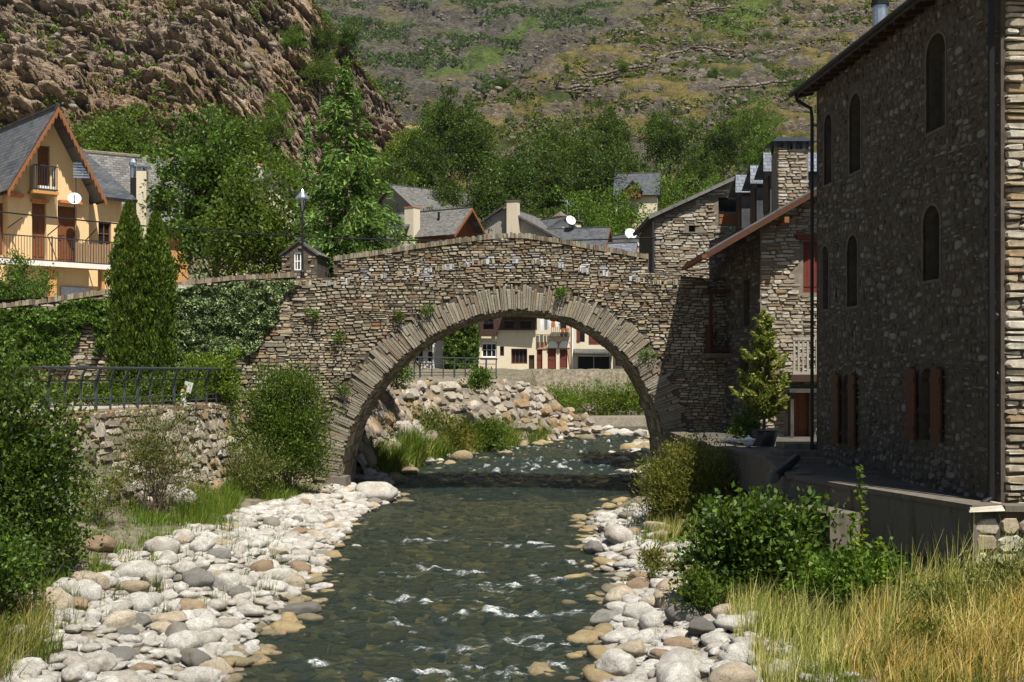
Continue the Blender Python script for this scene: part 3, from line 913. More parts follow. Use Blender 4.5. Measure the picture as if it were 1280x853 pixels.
# ------------------------------------------------------------------ right bank: stained concrete river wall and its terrace
RW = [(9.9, 18.05), (6.95, 18.05), (6.05, 21.0), (5.4, 23.4), (5.7, 26.0), (6.05, 28.6), (5.55, 32), (5.35, 36.5), (5.3, 40.95)]
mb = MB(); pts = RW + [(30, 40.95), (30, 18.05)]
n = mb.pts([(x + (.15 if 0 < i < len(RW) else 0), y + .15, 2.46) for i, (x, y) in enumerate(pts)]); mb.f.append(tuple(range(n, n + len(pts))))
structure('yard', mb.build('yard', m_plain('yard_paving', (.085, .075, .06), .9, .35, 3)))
root = thing('river_wall', 'stained concrete wall carrying the yard in front of the tall stone house', 'wall', (6.6, 17.7, 0))
up, lo, capm = MB(), MB(), MB()
for i, (a, b) in enumerate(zip(RW[1:-1], RW[2:])):
    fr = facing(b, a); L2 = math.hypot(a[0] - b[0], a[1] - b[1])
    up.fr = lo.fr = capm.fr = fr
    # d points to the left of b->a, the land side
    up.box(-.02, L2 + .02, -.02, .3, 1.55, 2.42)
    lo.box(-.02, L2 + .02, .1, .4, -.3, 1.552)
    capm.box(-.03, L2 + .03, -.06, .5, 2.42, 2.5)
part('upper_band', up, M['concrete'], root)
part('cap', capm, M['concrete'], root)  # darker concrete puts the ledge's shade into the cap colour
rb = MB()
for a, b in zip(RW[1:5], RW[2:6]):
    rb.fr = facing(b, a); L2 = math.hypot(a[0] - b[0], a[1] - b[1])
    rubble(lambda u, w: rb, rb.fr, (0, L2, .1, 1.5), lambda u, w: 0 <= u <= L2 and w < 1.52, ch=(.15, .3), ln=(.2, .5), d=.1, prot=(.02, .08))
part('stone_base', rb, M['house'], root); part('base_core', lo, M['mortar'], root)
fr = facing(RW[1], RW[0]); mb = MB(fr); mb.box(0, 3.2, .02, .4, -.3, 2.4)
part('end_core', mb, M['house_mortar'], root)
mb = MB(fr); rubble(lambda u, w: mb, fr, (0, 3.2, .4, 2.4), lambda u, w: 0 < u and w < 2.4, ch=(.16, .3), ln=(.2, .5), d=.02, prot=(.02, .09))
part('end_stones', mb, M['pale'], root)
mb = MB(fr); mb.hexa([(-.12, -.12, 2.4), (.42, -.12, 2.42), (.62, .5, 2.42), (.1, .6, 2.42), (-.09, -.1, 2.46), (.4, -.08, 2.475), (.6, .5, 2.5), (.1, .6, 2.5)])
part('corner_slab', mb, m_plaster('pale_cement', (.5, .46, .38), (.2, .17, .13), .6), root, 'pale broken slab on the wall corner')
mb = MB(fr); mb.box(.45, 3.2, -.06, .34, 2.401, 2.49); part('end_cap', mb, M['concrete'], root)
# lower curved block and its pipe
mb = MB()
cur = [(5.45, 20.6), (5.02, 22.0), (4.93, 23.3), (5.1, 24.6)]
for a, b in zip(cur[:-1], cur[1:]):
    mb.fr = facing(b, a); L2 = math.hypot(a[0] - b[0], a[1] - b[1]); mb.box(-.03, L2 + .03, -.01, .75, -.2, 2.06)
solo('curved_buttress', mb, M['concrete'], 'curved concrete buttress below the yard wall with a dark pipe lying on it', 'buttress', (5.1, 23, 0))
mb = MB(); a, b = at(966, 597, 23.4), at(995, 573, 25.2); mb.tube([tuple(a), tuple(b)], .1, 12); mb.tube([tuple(a + (a - b) * .01), tuple(a + (b - a) * .08)], .125, 12)
solo('drain_pipe', mb, M['iron'], 'dark blue grey pipe sloping over the curved buttress', 'pipe', tuple(b))
mb = MB()
for i in range(3): mb.box(6.0 + .12 * i, 7.4, 26.6 + .45 * i, 28.4, 2.46 + .13 * i - .01, 2.59 + .13 * i)
solo('stone_steps', mb, M['concrete'], 'few worn concrete steps beside the potted conifer', 'steps', (6.6, 27.4, 2.46))
# ------------------------------------------------------------------ house helpers
def rect(u0, u1, w0, w1): return [(u0, w0), (u1, w0), (u1, w1), (u0, w1)]
def archy(u0, u1, w0, w1, rise, n=8):
    c, r = (u0 + u1) / 2, (u1 - u0) / 2
    return [(u0, w0), (u1, w0)] + [(c + r * math.cos(math.pi * i / n), w1 - rise + rise * math.sin(math.pi * i / n)) for i in range(n + 1)]


def window(root, fr, hole, dep, mat='wood', bars=(1, 1), fw_=.05, name='window', glass='glass', sill=None):
    """Frame inside an opening, its pane a sub-part."""
    us = [p[0] for p in hole]; ws = [p[1] for p in hole]
    u0, u1, w0, w1 = min(us), max(us), min(ws), max(ws)
    mb = MB(fr); e = .004
    mb.box(u0 + e, u0 + fw_, dep - .05, dep + .03, w0 + e, w1 - e); mb.box(u1 - fw_, u1 - e, dep - .05, dep + .03, w0 + e, w1 - e)
    mb.box(u0 + fw_, u1 - fw_, dep - .05, dep + .03, w0 + e, w0 + fw_); mb.box(u0 + fw_, u1 - fw_, dep - .05, dep + .03, w1 - fw_ * 1.6, w1 - e)
    for i in range(1, bars[0] + 1):
        c = u0 + (u1 - u0) * i / (bars[0] + 1); mb.box(c - .02, c + .02, dep - .04, dep + .02, w0 + fw_, w1 - fw_ * 1.6)
    for i in range(1, bars[1] + 1):
        c = w0 + (w1 - w0) * i / (bars[1] + 1); mb.box(u0 + fw_, u1 - fw_, dep - .035, dep + .015, c - .018, c + .018)
    f = part(name, mb, M[mat], root)
    g = MB(fr); g.wall(hole, d0=dep + .005, d1=dep + .02); part('pane', g, M[glass], f)
    if sill:
        g = MB(fr); g.box(u0 - .08, u1 + .08, -.07, dep - .06, w0 - .07, w0 - .004); part('sill', g, M[sill], f)
    return f


def door(root, fr, u0, u1, w0, w1, dep, mat='wood'):
    mb = MB(fr); mb.box(u0 + .004, u1 - .004, dep, dep + .05, w0, w1 - .004)
    for a, b in ((.08, .46), (.54, .92)):
        for c, d in ((.06, .42), (.48, .94)):
            mb.box(u0 + (u1 - u0) * a, u0 + (u1 - u0) * b, dep - .02, dep + .001, w0 + (w1 - w0) * c, w0 + (w1 - w0) * d)
    o = part('door', mb, M[mat], root)
    h = MB(fr); h.tube([(u0 + .1, dep - .03, w0 + 1.0), (u0 + .1, dep - .08, w0 + 1.0), (u0 + .2, dep - .08, w0 + 1.0)], .012, 6); part('handle', h, M['iron'], o)
    return o


def shutter(root, fr, u0, u1, w0, w1, d=-.05, mat='wood', top=0.0):
    mb = MB(fr); n = max(2, int((u1 - u0) / .12))
    for i in range(n):
        a, b = u0 + (u1 - u0) * i / n, u0 + (u1 - u0) * (i + 1) / n; mb.box(a + .003, b - .003, d, d + .04, w0, w1 - abs((i + .5) / n - .5) * top)
    for c in (.15, .82): mb.box(u0, u1, d - .018, d + .001, w0 + (w1 - w0) * c - .05, w0 + (w1 - w0) * c + .05)
    return part('shutter', mb, M[mat], root)


def balusters(mb, fr, u0, u1, d, z0, z1, step=.12, r=.012, rail=.025):
    n = max(2, int((u1 - u0) / step))
    for i in range(n + 1):
        u = u0 + (u1 - u0) * i / n; mb.box(u - r, u + r, d - r, d + r, z0, z1)
    for z in (z0 + .04, z1): mb.box(u0 - rail, u1 + rail, d - rail, d + rail, z - rail, z + rail)


def chimney(root, fr, u, d, z0, z1, s=.5, mat='grey', cap='slate_old', kind='slab', stones=False):
    mb = MB(fr); mb.box(u - s / 2, u + s / 2, d - s / 2, d + s / 2, z0, z1)
    c = part('chimney', mb, M[mat], root)
    k = MB(fr)
    if kind == 'slab':
        for a in (-1, 1):
            for b in (-1, 1): k.box(u + a * s * .42 - .05, u + a * s * .42 + .05, d + b * s * .42 - .05, d + b * s * .42 + .05, z1, z1 + .2)
        k.box(u - s * .68, u + s * .68, d - s * .68, d + s * .68, z1 + .2, z1 + .28)
    elif kind == 'hat':
        n = k.pts([(u - s * .6, d - s * .6, z1), (u + s * .6, d - s * .6, z1), (u + s * .6, d + s * .6, z1), (u - s * .6, d + s * .6, z1), (u, d, z1 + s * .6)])
        k.f += [(n, n + 1, n + 4), (n + 1, n + 2, n + 4), (n + 2, n + 3, n + 4), (n + 3, n, n + 4), (n + 3, n + 2, n + 1, n)]
    elif kind == 'plain': k.box(u - s * .55, u + s * .55, d - s * .55, d + s * .55, z1, z1 + .08)
    part('cap', k, M[cap], c)
    return c


def gable_house(name, label, o, deg, half, apex, pitch, length, zb, wall, roof, over=.3, side=.35, thick=.14, holes=(), fascia=None, cat='house', group=None, right=None, stones=None, soffit=None):
    """House with its gable in the frame plane: u centred under the ridge, apex height above z=0; pitch = drop per metre."""
    fr = Frame((o[0], o[1], 0), deg); rh = right or half
    root = thing(name, label, cat, (o[0], o[1], zb), group)
    el, er = apex - half * pitch, apex - rh * pitch
    out = [(-half, zb), (rh, zb), (rh, er), (0, apex), (-half, el)]
    mb = MB(fr); mb.wall(out, holes, 0, length, reveal=.3); part('wall', mb, M[wall], root)
    dz = .03
    rf = MB(fr)
    for sgn, h in ((-1, half), (1, rh)):
        a, z = h + side, apex - (h + side) * pitch
        t = thick
        lo0, lo1 = (sgn * a, -over, z + dz + t), (sgn * a, length + over, z + dz + t)
        hi0, hi1 = (0, -over, apex + dz + t), (0, length + over, apex + dz + t)
        rf.slab(lo0, lo1, hi1, hi0, t) if sgn > 0 else rf.slab(lo1, lo0, hi0, hi1, t)
    r = part('roof', rf, M[roof], root)
    rg = MB(fr); rg.tube([(0, -over, apex + thick + .05), (0, length + over, apex + thick + .05)], .08, 6); part('ridge_cap', rg, M['slate_old'], r)
    if fascia:
        for sgn, h in ((-1, half), (1, rh)):
            k = MB(fr); a = h + side; L = math.hypot(a, a * pitch); n = int(L / .28)
            q = [(0, apex - .02), (sgn * a, apex - a * pitch - .02)]
            k.wall([(q[0][0], q[0][1] + .16), (q[1][0], q[1][1] + .16), (q[1][0], q[1][1] - .06), (q[0][0], q[0][1] - .06)], d0=-over - .05, d1=-over - .004)
            for i in range(n):                                    # carved teeth
                f0, f1 = (i + .15) / n, (i + .8) / n
                p0 = (q[1][0] * f0, q[0][1] + (q[1][1] - q[0][1]) * f0 - .06); p1 = (q[1][0] * f1, q[0][1] + (q[1][1] - q[0][1]) * f1 - .06)
                k.wall([p0, p1, (p1[0] - sgn * .02, p1[1] - .1), (p0[0] + sgn * .02, p0[1] - .1)], d0=-over - .045, d1=-over - .01)
            part('barge_board', k, M[fascia], root)
    if soffit:
        for sgn, h in ((-1, half), (1, rh)):
            k = MB(fr); a = h + side - .03
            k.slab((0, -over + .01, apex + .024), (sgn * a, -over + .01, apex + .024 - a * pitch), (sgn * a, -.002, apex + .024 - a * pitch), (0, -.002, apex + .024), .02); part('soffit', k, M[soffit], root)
    if stones:
        sm = MB(fr)
        rubble(lambda u, w: sm, fr, (-half, rh, zb, apex), lambda u, w: pip(out, u, w) and not any(pip([(min(p[0] for p in h) - .08, min(p[1] for p in h) - .08), (max(p[0] for p in h) + .08, min(p[1] for p in h) - .08), (max(p[0] for p in h) + .08, max(p[1] for p in h) + .08), (min(p[0] for p in h) - .08, max(p[1] for p in h) + .08)], u, w) for h in holes), **stones[1])
        part('stone_facing', sm, M[stones[0]], root)
    return root, fr


def dish(label, c, r, az, mat='whitep'):
    """Satellite dish: shallow bowl, feed arm, mast."""
    root = thing('satellite_dish', label, 'satellite dish', c)
    v = Vector((math.sin(math.radians(az)), -math.cos(math.radians(az)), .45)).normalized()
    a = v.cross(Vector((0, 0, 1))).normalized(); b = a.cross(v); C = Vector(c)
    mb = MB(); rings = []
    for k in range(5):
        f = k / 4; rings.append(mb.pts([tuple(C + (a * math.cos(t) + b * math.sin(t)) * r * f + v * (.22 * r * f * f)) for t in [i * math.pi / 8 for i in range(16)]]))
    for k in range(4):
        for i in range(16): mb.f.append((rings[k] + i, rings[k] + (i + 1) % 16, rings[k + 1] + (i + 1) % 16, rings[k + 1] + i))
    part('bowl', mb, M[mat], root, smooth=True)
    mb = MB(); mb.tube([tuple(C - b * r), tuple(C + v * r * .9)], .02, 5); mb.tube([tuple(C + v * r * .82), tuple(C + v * r * 1.0)], .05, 6); part('feed_arm', mb, M['iron'], root)
    mb = MB(); mb.tube([tuple(C - v * .03), tuple(C - v * .12), (C.x - v.x * .12, C.y - v.y * .12, C.z - r * 2.2)], .025, 6); part('mast', mb, M['iron'], root)
    return root


# ------------------------------------------------------------------ tall stone house on the right
KH = 8.6
def hx(y): return KH - .06 * y
fh = facing((hx(27.4), 27.4), (hx(18.4), 18.4)); LH = math.hypot(9.0, .54)
def hp(px, py):
    y = KH * F / (px - 550); return (27.4 - y) * LH / 9.0, EYE - (py - HY) / F * y
ZB, ZE = 2.45, 11.02
H1 = thing('tall_stone_house', 'tall rubble stone house with arched slit windows and a shaded river front', 'house', (hx(27.4), 27.4, ZB))
slits, shut = [], []
for (a, b, y0, y1, kind) in ((1030.5, 1040, 230, 143, 's'), (1062, 1076, 215, 117, 's'), (1158, 1182, 162, 43, 's'), (1026, 1036, 387, 308, 's'), (1059, 1072, 383, 294, 's'), (1154, 1175, 350, 257, 's'),
                             (1053, 1065, 556, 468, 'd'), (1150, 1169, 551, 460, 'd')):
    p0, p1 = hp(a, (y0)), hp(b, y0); m = hp((a + b) / 2, y0)[1]; m1 = hp((a + b) / 2, y1)[1]
    (slits if kind == 's' else shut).append((p0[0], p1[0], m, m1))
holes = [archy(a, b, c, d, min(.3, (b - a) * .45)) for a, b, c, d in slits + shut]
out = rect(0, LH, ZB - .4, ZE)
mb = MB(fh); mb.wall(out, holes, 0, .5, reveal=.42); part('wall', mb, M['house_mortar'], H1)
sm = MB(fh)
def clear(u, w): return .05 < u < LH - .02 and w < ZE and not any(a - .05 < u < b + .05 and c - .02 < w < d + .03 for a, b, c, d in slits + shut)
rubble(lambda u, w: sm, fh, (0, LH, ZB - .1, ZE), clear, ch=(.075, .2), ln=(.08, .26), prot=(.003, .035), gap=.04, wave=.16, round_=(.28, .48))
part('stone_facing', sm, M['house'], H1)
M['panel'] = m_plain('grey_blue_panel', (.15, .16, .18), .6, .15, 3)
M['trim'] = m_plain('slit_plaster_trim', (.115, .1, .08), .9, .3, 8)
for h in holes: pass
for (a, b, c, d), h in zip(slits, holes): 
    w_ = window(H1, fh, h, .34, 'trim', (0, 0), .03, glass='panel' if c > 8 and a > 5 else 'glass')
    tr_ = MB(fh); e = [(p[0], p[1]) for p in h]
    big = archy(a - .05, b + .05, c - .05, d + .05, min(.34, (b - a) * .5)); tr_.wall(big, [h], -.012, .05); part('surround', tr_, M['trim'], w_)
for (a, b, c, d), h in zip(shut, holes[len(slits):]):
    window(H1, fh, h, .3, 'wood_dark', (1, 2), .05)
    sw_ = (b - a) * .62
    shutter(H1, fh, a - sw_ - .02, a - .02, c, d + .02, -.1, 'wood_shut', .12); shutter(H1, fh, b + .02, b + sw_ + .02, c, d + .02, -.1, 'wood_shut', .12)
# near end wall and far end wall
fe = facing((hx(18.4), 18.4), (hx(18.4) + 8.5, 18.9)); WE = 8.5
endp = [(0, ZB - .4), (WE, ZB - .4), (WE, ZE + 1.0), (5.5, ZE + 3.0), (0, ZE)]
mb = MB(fe); mb.wall(endp, (), 0.0, .45); part('end_wall', mb, M['house_mortar'], H1)
sm = MB(fe); rubble(lambda u, w: sm, fe, (.05, WE, ZB, ZE + 3), lambda u, w: pip(endp, u, w) and u > .04, ch=(.07, .16), ln=(.2, .6), prot=(.02, .1))
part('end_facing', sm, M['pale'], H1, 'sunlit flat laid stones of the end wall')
ff = facing((hx(27.4), 27.4 - .0), (hx(27.4) + 8.5, 27.9))
mb = MB(ff); mb.wall(endp, (), -.45, .0); part('end_wall', mb, M['house_mortar'], H1)
mb = MB(fh); mb.wall(rect(0, LH, ZB - .4, ZE + 1), (), 8.0, 8.4); part('rear_wall', mb, M['house_mortar'], H1)
rf = MB(fh)
rf.slab((-.35, -.42, ZE - .02), (LH + .9, -.42, ZE - .02), (LH + .3, 5.5, ZE + 3.1), (-.35, 5.5, ZE + 3.1), .14)  # near eave corner stretched beyond view, meant to shade the ledge below
rf.slab((LH + .3, 9.0, ZE + .9), (-.35, 9.0, ZE + .9), (-.35, 5.5, ZE + 3.1), (LH + .3, 5.5, ZE + 3.1), .14)
part('roof', rf, M['slate'], H1)
for i in range(22):
    mb = MB(fh)
    u = -.25 + i * (LH + .45) / 21; mb.hexa([(u - .05, -.36, ZE - .22), (u + .05, -.36, ZE - .22), (u + .05, .0, ZE - .14), (u - .05, .0, ZE - .14), (u - .05, -.36, ZE - .13), (u + .05, -.36, ZE - .13), (u + .05, .0, ZE + .05), (u - .05, .0, ZE + .05)])
    part('rafter_end', mb, M['wood_dark'], H1)
mb = MB(fh); mb.tube([(-.42, -.48, ZE - .12), (LH + .3, -.48, ZE - .12)], .055, 8); part('gutter', mb, M['black'], H1)
mb = MB(fh); mb.tube([(-.05, -.48, ZE - .15), (-.05, -.44, ZE - .32), (-.02, -.13, ZE - .5), (-.02, -.1, ZE - .7), (-.02, -.1, ZB)], .042, 8); part('downpipe', mb, M['black'], H1)
mb = MB(fh); mb.tube([(LH - .07, -.12, ZE), (LH - .07, -.12, ZB + .12), (LH - .07, -.25, ZB + .03)], .052, 8); part('downpipe', mb, M['black'], H1)
mb = MB(fh); mb.tube([(1.0, 1.1, ZE + .3), (1.0, 1.1, ZE + 1.55)], .16, 12); fl = part('flue', mb, M['metal'], H1)
mb = MB(fh); mb.tube([(1.0, 1.1, ZE + 1.55), (1.0, 1.1, ZE + 1.62)], .2, 12); mb.tube([(1.0, 1.1, ZE + 1.62), (1.0, 1.1, ZE + 2.1)], .18, 12); part('cap', mb, M['black'], fl)

# ------------------------------------------------------------------ middle stone house beside the bridge
X2, Y2 = 7.86, 38.0
H2 = thing('bridge_end_house', 'low stone house with wooden eave and stone chimney wedged against the bridge end', 'house', (X2, Y2, 2.4))
f2 = Frame((X2, Y2, 0), 0)
def q2(px, py): p = at(px, py, Y2); return p.x - X2, p.z
slope2 = .58; ez = 8.1; ex = 5.95 - X2
def roof2(u): return ez + (u - ex) * slope2
wl = q2(1004, 300)[0]
red = (wl, wl + .55, q2(0, 366)[1], q2(0, 302)[1]); dr2 = (q2(985, 0)[0], q2(1012, 0)[0], 2.45, q2(0, 487)[1])
poly = [(0, 2.0), (5.5, 2.0), (5.5, roof2(5.5) - .1), (0, roof2(0) - .1)]
mb = MB(f2); mb.wall(poly, [rect(*red), rect(*dr2)], 0, .45, reveal=.2); part('wall', mb, M['pale_mortar'], H2)
sm = MB(f2)
rubble(lambda u, w: sm, f2, (0, 5.4, 2.4, 12), lambda u, w: pip(poly, u, w) and u > .03 and not any(r[0] - .05 < u < r[1] + .05 and r[2] - .05 < w < r[3] + .08 for r in (red, dr2)), ch=(.07, .16), ln=(.16, .5), prot=(.015, .07))
part('stone_facing', sm, M['pale'], H2)
shutter(H2, f2, red[0], red[1], red[2], red[3], .06, 'wood_red'); door(H2, f2, dr2[0], dr2[1], dr2[2], dr2[3], .14, 'wood')
mb = MB(f2); mb.box(red[0] - .25, red[1] + .2, -.22, .1, red[3] + .05, red[3] + .2); part('lintel_board', mb, M['wood_red'], H2)
fr2 = facing((7.0, 42.6), (X2, Y2)); L2 = math.hypot(.86, 4.6)
win2 = [(L2 * .70, L2 * .70 + .5, 6.0, 7.5), (L2 * .62, L2 * .62 + .8, 4.1, 5.2)]
o2 = rect(0, L2, 2.0, roof2(0) - .05)
mb = MB(fr2); mb.wall(o2, [rect(*w) for w in win2], 0, .4, reveal=.25); part('river_front', mb, M['house_mortar'], H2)
sm = MB(fr2); rubble(lambda u, w: sm, fr2, (0, L2, 2.4, 9), lambda u, w: 0 < u < L2 and w < roof2(0) - .1 and not any(a - .05 < u < b + .05 and c - .05 < w < d + .08 for a, b, c, d in win2), ch=(.08, .18), ln=(.12, .4), prot=(.01, .05))
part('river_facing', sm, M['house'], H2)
for w in win2: window(H2, fr2, rect(*w), .2, 'wood_dark', (1, 1))
# projecting wooden bay
mb = MB(fr2); a, b = L2 * .22, L2 * .22 + 1.1
mb.box(a, b, -.75, -.003, 5.15, 5.3); mb.box(a, b, -.8, -.003, 7.15, 7.28)
for u in (a, b - .1): mb.box(u, u + .1, -.75, -.65, 5.3, 7.15)
mb.box(a, b, -.7, -.64, 5.3, 6.1)
part('wooden_bay', mb, M['wood_shut'], H2, 'small wooden bay on posts over the river')
mb = MB(fr2); mb.box(a - .1, b + .3, -.85, -.01, 4.98, 5.12); part('bay_sill', mb, M['concrete'], H2)
rf = MB(f2)
rf.slab((ex, -1.0, ez + .12), (ex, 3.4, ez + .12), (5.6, 3.4, roof2(5.6) + .12), (5.6, -1.0, roof2(5.6) + .12), .14); part('roof', rf, M['slate'], H2)
mb = MB(f2); mb.hexa([(ex, -1.04, ez - .14), (5.6, -1.04, roof2(5.6) - .14), (5.6, -1.0, roof2(5.6) - .14), (ex, -1.0, ez - .14), (ex, -1.04, ez + .06), (5.6, -1.04, roof2(5.6) + .06), (5.6, -1.0, roof2(5.6) + .06), (ex, -1.0, ez + .06)])
part('barge_board', mb, M['wood_shut'], H2)
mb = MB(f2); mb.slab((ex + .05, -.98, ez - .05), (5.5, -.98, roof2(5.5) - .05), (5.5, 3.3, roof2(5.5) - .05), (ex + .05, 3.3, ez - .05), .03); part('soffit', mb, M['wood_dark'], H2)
for u in (.55, 2.2):
    mb = MB(f2); mb.box(u, u + .14, -.98, .0, roof2(u) - .42, roof2(u) - .24); part('rafter_end', mb, M['wood_orange'], H2)
mb = MB(f2); mb.box(ex - .1, ex + .04, -1.05, 3.4, ez - .1, ez + .02); part('gutter', mb, M['wood'], H2)
cx, cy = 9.3 - X2, 40.2 - Y2
mb = MB(f2); mb.box(cx - .5, cx + .5, cy - .5, cy + .5, 9.4, 11.85); ch = part('chimney', mb, M['pale_mortar'], H2)
sm = MB(f2); rubble(lambda u, w: sm, f2, (cx - .52, cx + .52, 9.6, 11.85), lambda u, w: cx - .52 < u < cx + .52, ch=(.07, .13), ln=(.16, .42), d=cy - .5, prot=(.02, .06))
part('chimney_stones', sm, M['pale'], ch)
mb = MB(f2)
for a in (-.48, -.16, .16, .48): mb.box(cx + a - .04, cx + a + .04, cy - .48, cy - .4, 11.85, 12.1); mb.box(cx + a - .04, cx + a + .04, cy + .4, cy + .48, 11.85, 12.1)
n = mb.pts([(cx - .75, cy - .7, 12.1), (cx + .75, cy - .7, 12.1), (cx + .75, cy + .7, 12.1), (cx - .75, cy + .7, 12.1), (cx - .5, cy - .35, 12.28), (cx + .5, cy - .35, 12.28), (cx + .5, cy + .35, 12.28), (cx - .5, cy + .35, 12.28)])
mb.f += [(n, n + 3, n + 2, n + 1), (n + 4, n + 5, n + 6, n + 7), (n, n + 1, n + 5, n + 4), (n + 1, n + 2, n + 6, n + 5), (n + 2, n + 3, n + 7, n + 6), (n + 3, n, n + 4, n + 7)]
part('cap', mb, M['iron'], ch)
# balcony
b0, b1 = q2(986, 0)[0], q2(1030, 0)[0]; zb = q2(0, 466)[1]
mb = MB(f2); mb.box(b0 - .1, b1, -.8, -.003, zb - .28, zb - .06); bal = part('balcony', mb, M['wood_dark'], H2)
mb = MB(f2); balusters(mb, f2, b0, b1, -.72, zb - .06, zb + 1.05, .13, .03, .045); part('balustrade', mb, M['grey'], bal)
mb = MB(f2); mb.box(b0 - .2, b1, -1.0, -.003, zb - .62, zb - .5); mb.box(b0 - .15, b0 - .05, -.9, -.8, 2.4, zb - .5); part('porch_roof', mb, M['slate_old'], H2)

# stone gable beyond the bridge
o3 = at(818, 0, 49.0); f3 = Frame((o3.x, 49, 0), 0)
def q3(px, py): p = at(px, py, 49.0); return p.x - o3.x, p.z
H3 = thing('stone_gable_house', 'sunlit stone house with a slanting roof edge and one wooden window behind the bridge end', 'house', (o3.x, 49, 4))
zl, zr = q3(818, 272)[1], q3(905, 232)[1]; ur = q3(905, 0)[0]; sl = (zr - zl) / ur
w3 = (q3(898, 0)[0], q3(925, 0)[0], q3(0, 281)[1], q3(0, 247)[1]); vent = (q3(861, 0)[0], q3(869, 0)[0], q3(0, 290)[1], q3(0, 282)[1])
poly = [(0, 3), (5.4, 3), (5.4, zr - .6), (ur + .4, zr + .4 * sl), (0, zl)]
mb = MB(f3); mb.wall(poly, [rect(*w3), rect(*vent)], 0, .5, reveal=.4); part('wall', mb, M['pale_mortar'], H3)
sm = MB(f3); rubble(lambda u, w: sm, f3, (0, 5.3, 6.4, 13), lambda u, w: pip(poly, u, w) and not any(a - .04 < u < b + .04 and c - .04 < w < d + .04 for a, b, c, d in (w3, vent)), ch=(.07, .17), ln=(.16, .55), prot=(.015, .07))
part('stone_facing', sm, M['pale'], H3)
rf = MB(f3); k = ur + .5
rf.slab((-.3, -.3, zl - .3 * sl + .16), (-.3, 6, zl - .3 * sl + .16), (k, 6, zl + k * sl + .16), (k, -.3, zl + k * sl + .16), .14)
rf.slab((5.8, 6, zr - .8), (5.8, -.3, zr - .8), (k, -.3, zl + k * sl + .16), (k, 6, zl + k * sl + .16), .14); part('roof', rf, M['slate_old'], H3)
mb = MB(f3); mb.wall(rect(0, 5.4, 3, zr - 1.5), (), 5.5, 5.9); mb.box(0.003, .45, .5, 5.5, 3, zl - .05); part('rear_wall', mb, M['house_mortar'], H3)
window(H3, f3, rect(*w3), .25, 'wood_dark', (0, 0), .07); shutter(H3, f3, w3[0] + .03, w3[1] - .03, w3[2], w3[2] + .42, -.03, 'wood_orange')
mb = MB(f3); mb.wall(rect(*vent), (), .3, .35); part('vent', mb, M['black'], H3)
mb = MB(f3); mb.tube([(-.08, -.2, 6), (-.08, -.2, zl - .2)], .05, 6); part('downpipe', mb, M['iron'], H3)

# house with slate dormers
fd = Frame((9.6, 44.4, 0), 0)
HD = thing('dormer_house', 'slate roofed house whose blue grey dormers step back behind the stone chimney', 'house', (9.6, 44.4, 4))
mb = MB(fd); mb.box(.0, 6, 0, 4.3, 3, 10.2); part('wall', mb, M['house_mortar'], HD)
rf = MB(fd); rf.slab((-.4, 4.4, 10.0), (-.4, -1.6, 10.0), (3, -1.6, 12.1), (3, 4.4, 12.1), .14); rf.slab((6.4, -1.6, 10.0), (6.4, 4.4, 10.0), (3, 4.4, 12.1), (3, -1.6, 12.1), .14); part('roof', rf, M['slate_blue'], HD)
for px, py, yy in ((950, 190, 43.6), (934, 206, 45.9), (916, 218, 48.0)):
    c = at(px, py, yy); u0, zt, d = c.x - 9.6, c.z, yy - 44.4
    mb = MB(fd); mb.box(u0 + .25, 3.0, d - .55, d + .55, zt - 2.6, zt - .75); dm = part('dormer', mb, M['slate_blue'], HD)
    r_ = MB(fd)
    for sg in (-1, 1): r_.slab((u0 - .05, d + sg * .85, zt - .85), (2.9, d + sg * .85, zt - .85), (2.9, d, zt), (u0 + .12, d, zt), .07)
    part('dormer_roof', r_, M['slate_blue'], dm)
    g = MB(fd); g.box(u0 + .2, u0 + .26, d - .45, d + .45, zt - 2.2, zt - .95); part('dormer_window', g, M['wood_dark'], dm)

# ------------------------------------------------------------------ yellow chalet on the left
a0 = at(73, 133, 48.0); DEG = 42
fy0 = Frame((a0.x, a0.y, 0), DEG)
OV = .95
oy = fy0(0, OV, 0); AP = a0.z - .16
fy = Frame(oy, DEG)
def qy(px, py, d=0.0):
    k = (px - PX0) / F; ox, oyy = oy[0] + fy.D.x * d, oy[1] + fy.D.y * d
    u = (k * oyy - ox) / (fy.U.x - k * fy.U.y); y = oyy + fy.U.y * u
    return u, EYE - (py - HY) / F * y
ul, ur_ = qy(10, 226, -OV)[0], qy(134, 252, -OV)[0]
half = (ur_ - ul) / 2; pit = (a0.z - qy(134, 252, -OV)[1]) / ur_
def rq(x0, x1, y0, y1):
    xm = (x0 + x1) / 2
    return (qy(x0, 0)[0], qy(x1, 0)[0], qy(xm, y1)[1], qy(xm, y0)[1])
updoor = rq(47, 62, 182, 238); d1 = rq(40, 58, 254, 325); d2 = rq(72, 96, 258, 328)
side_l = rq(-8, 9, 252, 318); wr = rq(128, 144, 276, 306)
Y1, fr_y = gable_house('yellow_chalet', 'yellow plastered chalet with steep slate gable and brown balconies', oy, DEG, half - .35, AP, pit, 9, 5.9, 'yellow', 'slate', OV, .35, .16,
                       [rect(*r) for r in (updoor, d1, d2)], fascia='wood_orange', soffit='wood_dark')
for r in (updoor, d1, d2): door(Y1, fy, r[0], r[1], r[2], r[3], .2, 'wood')
zf = qy(70, 331)[1]
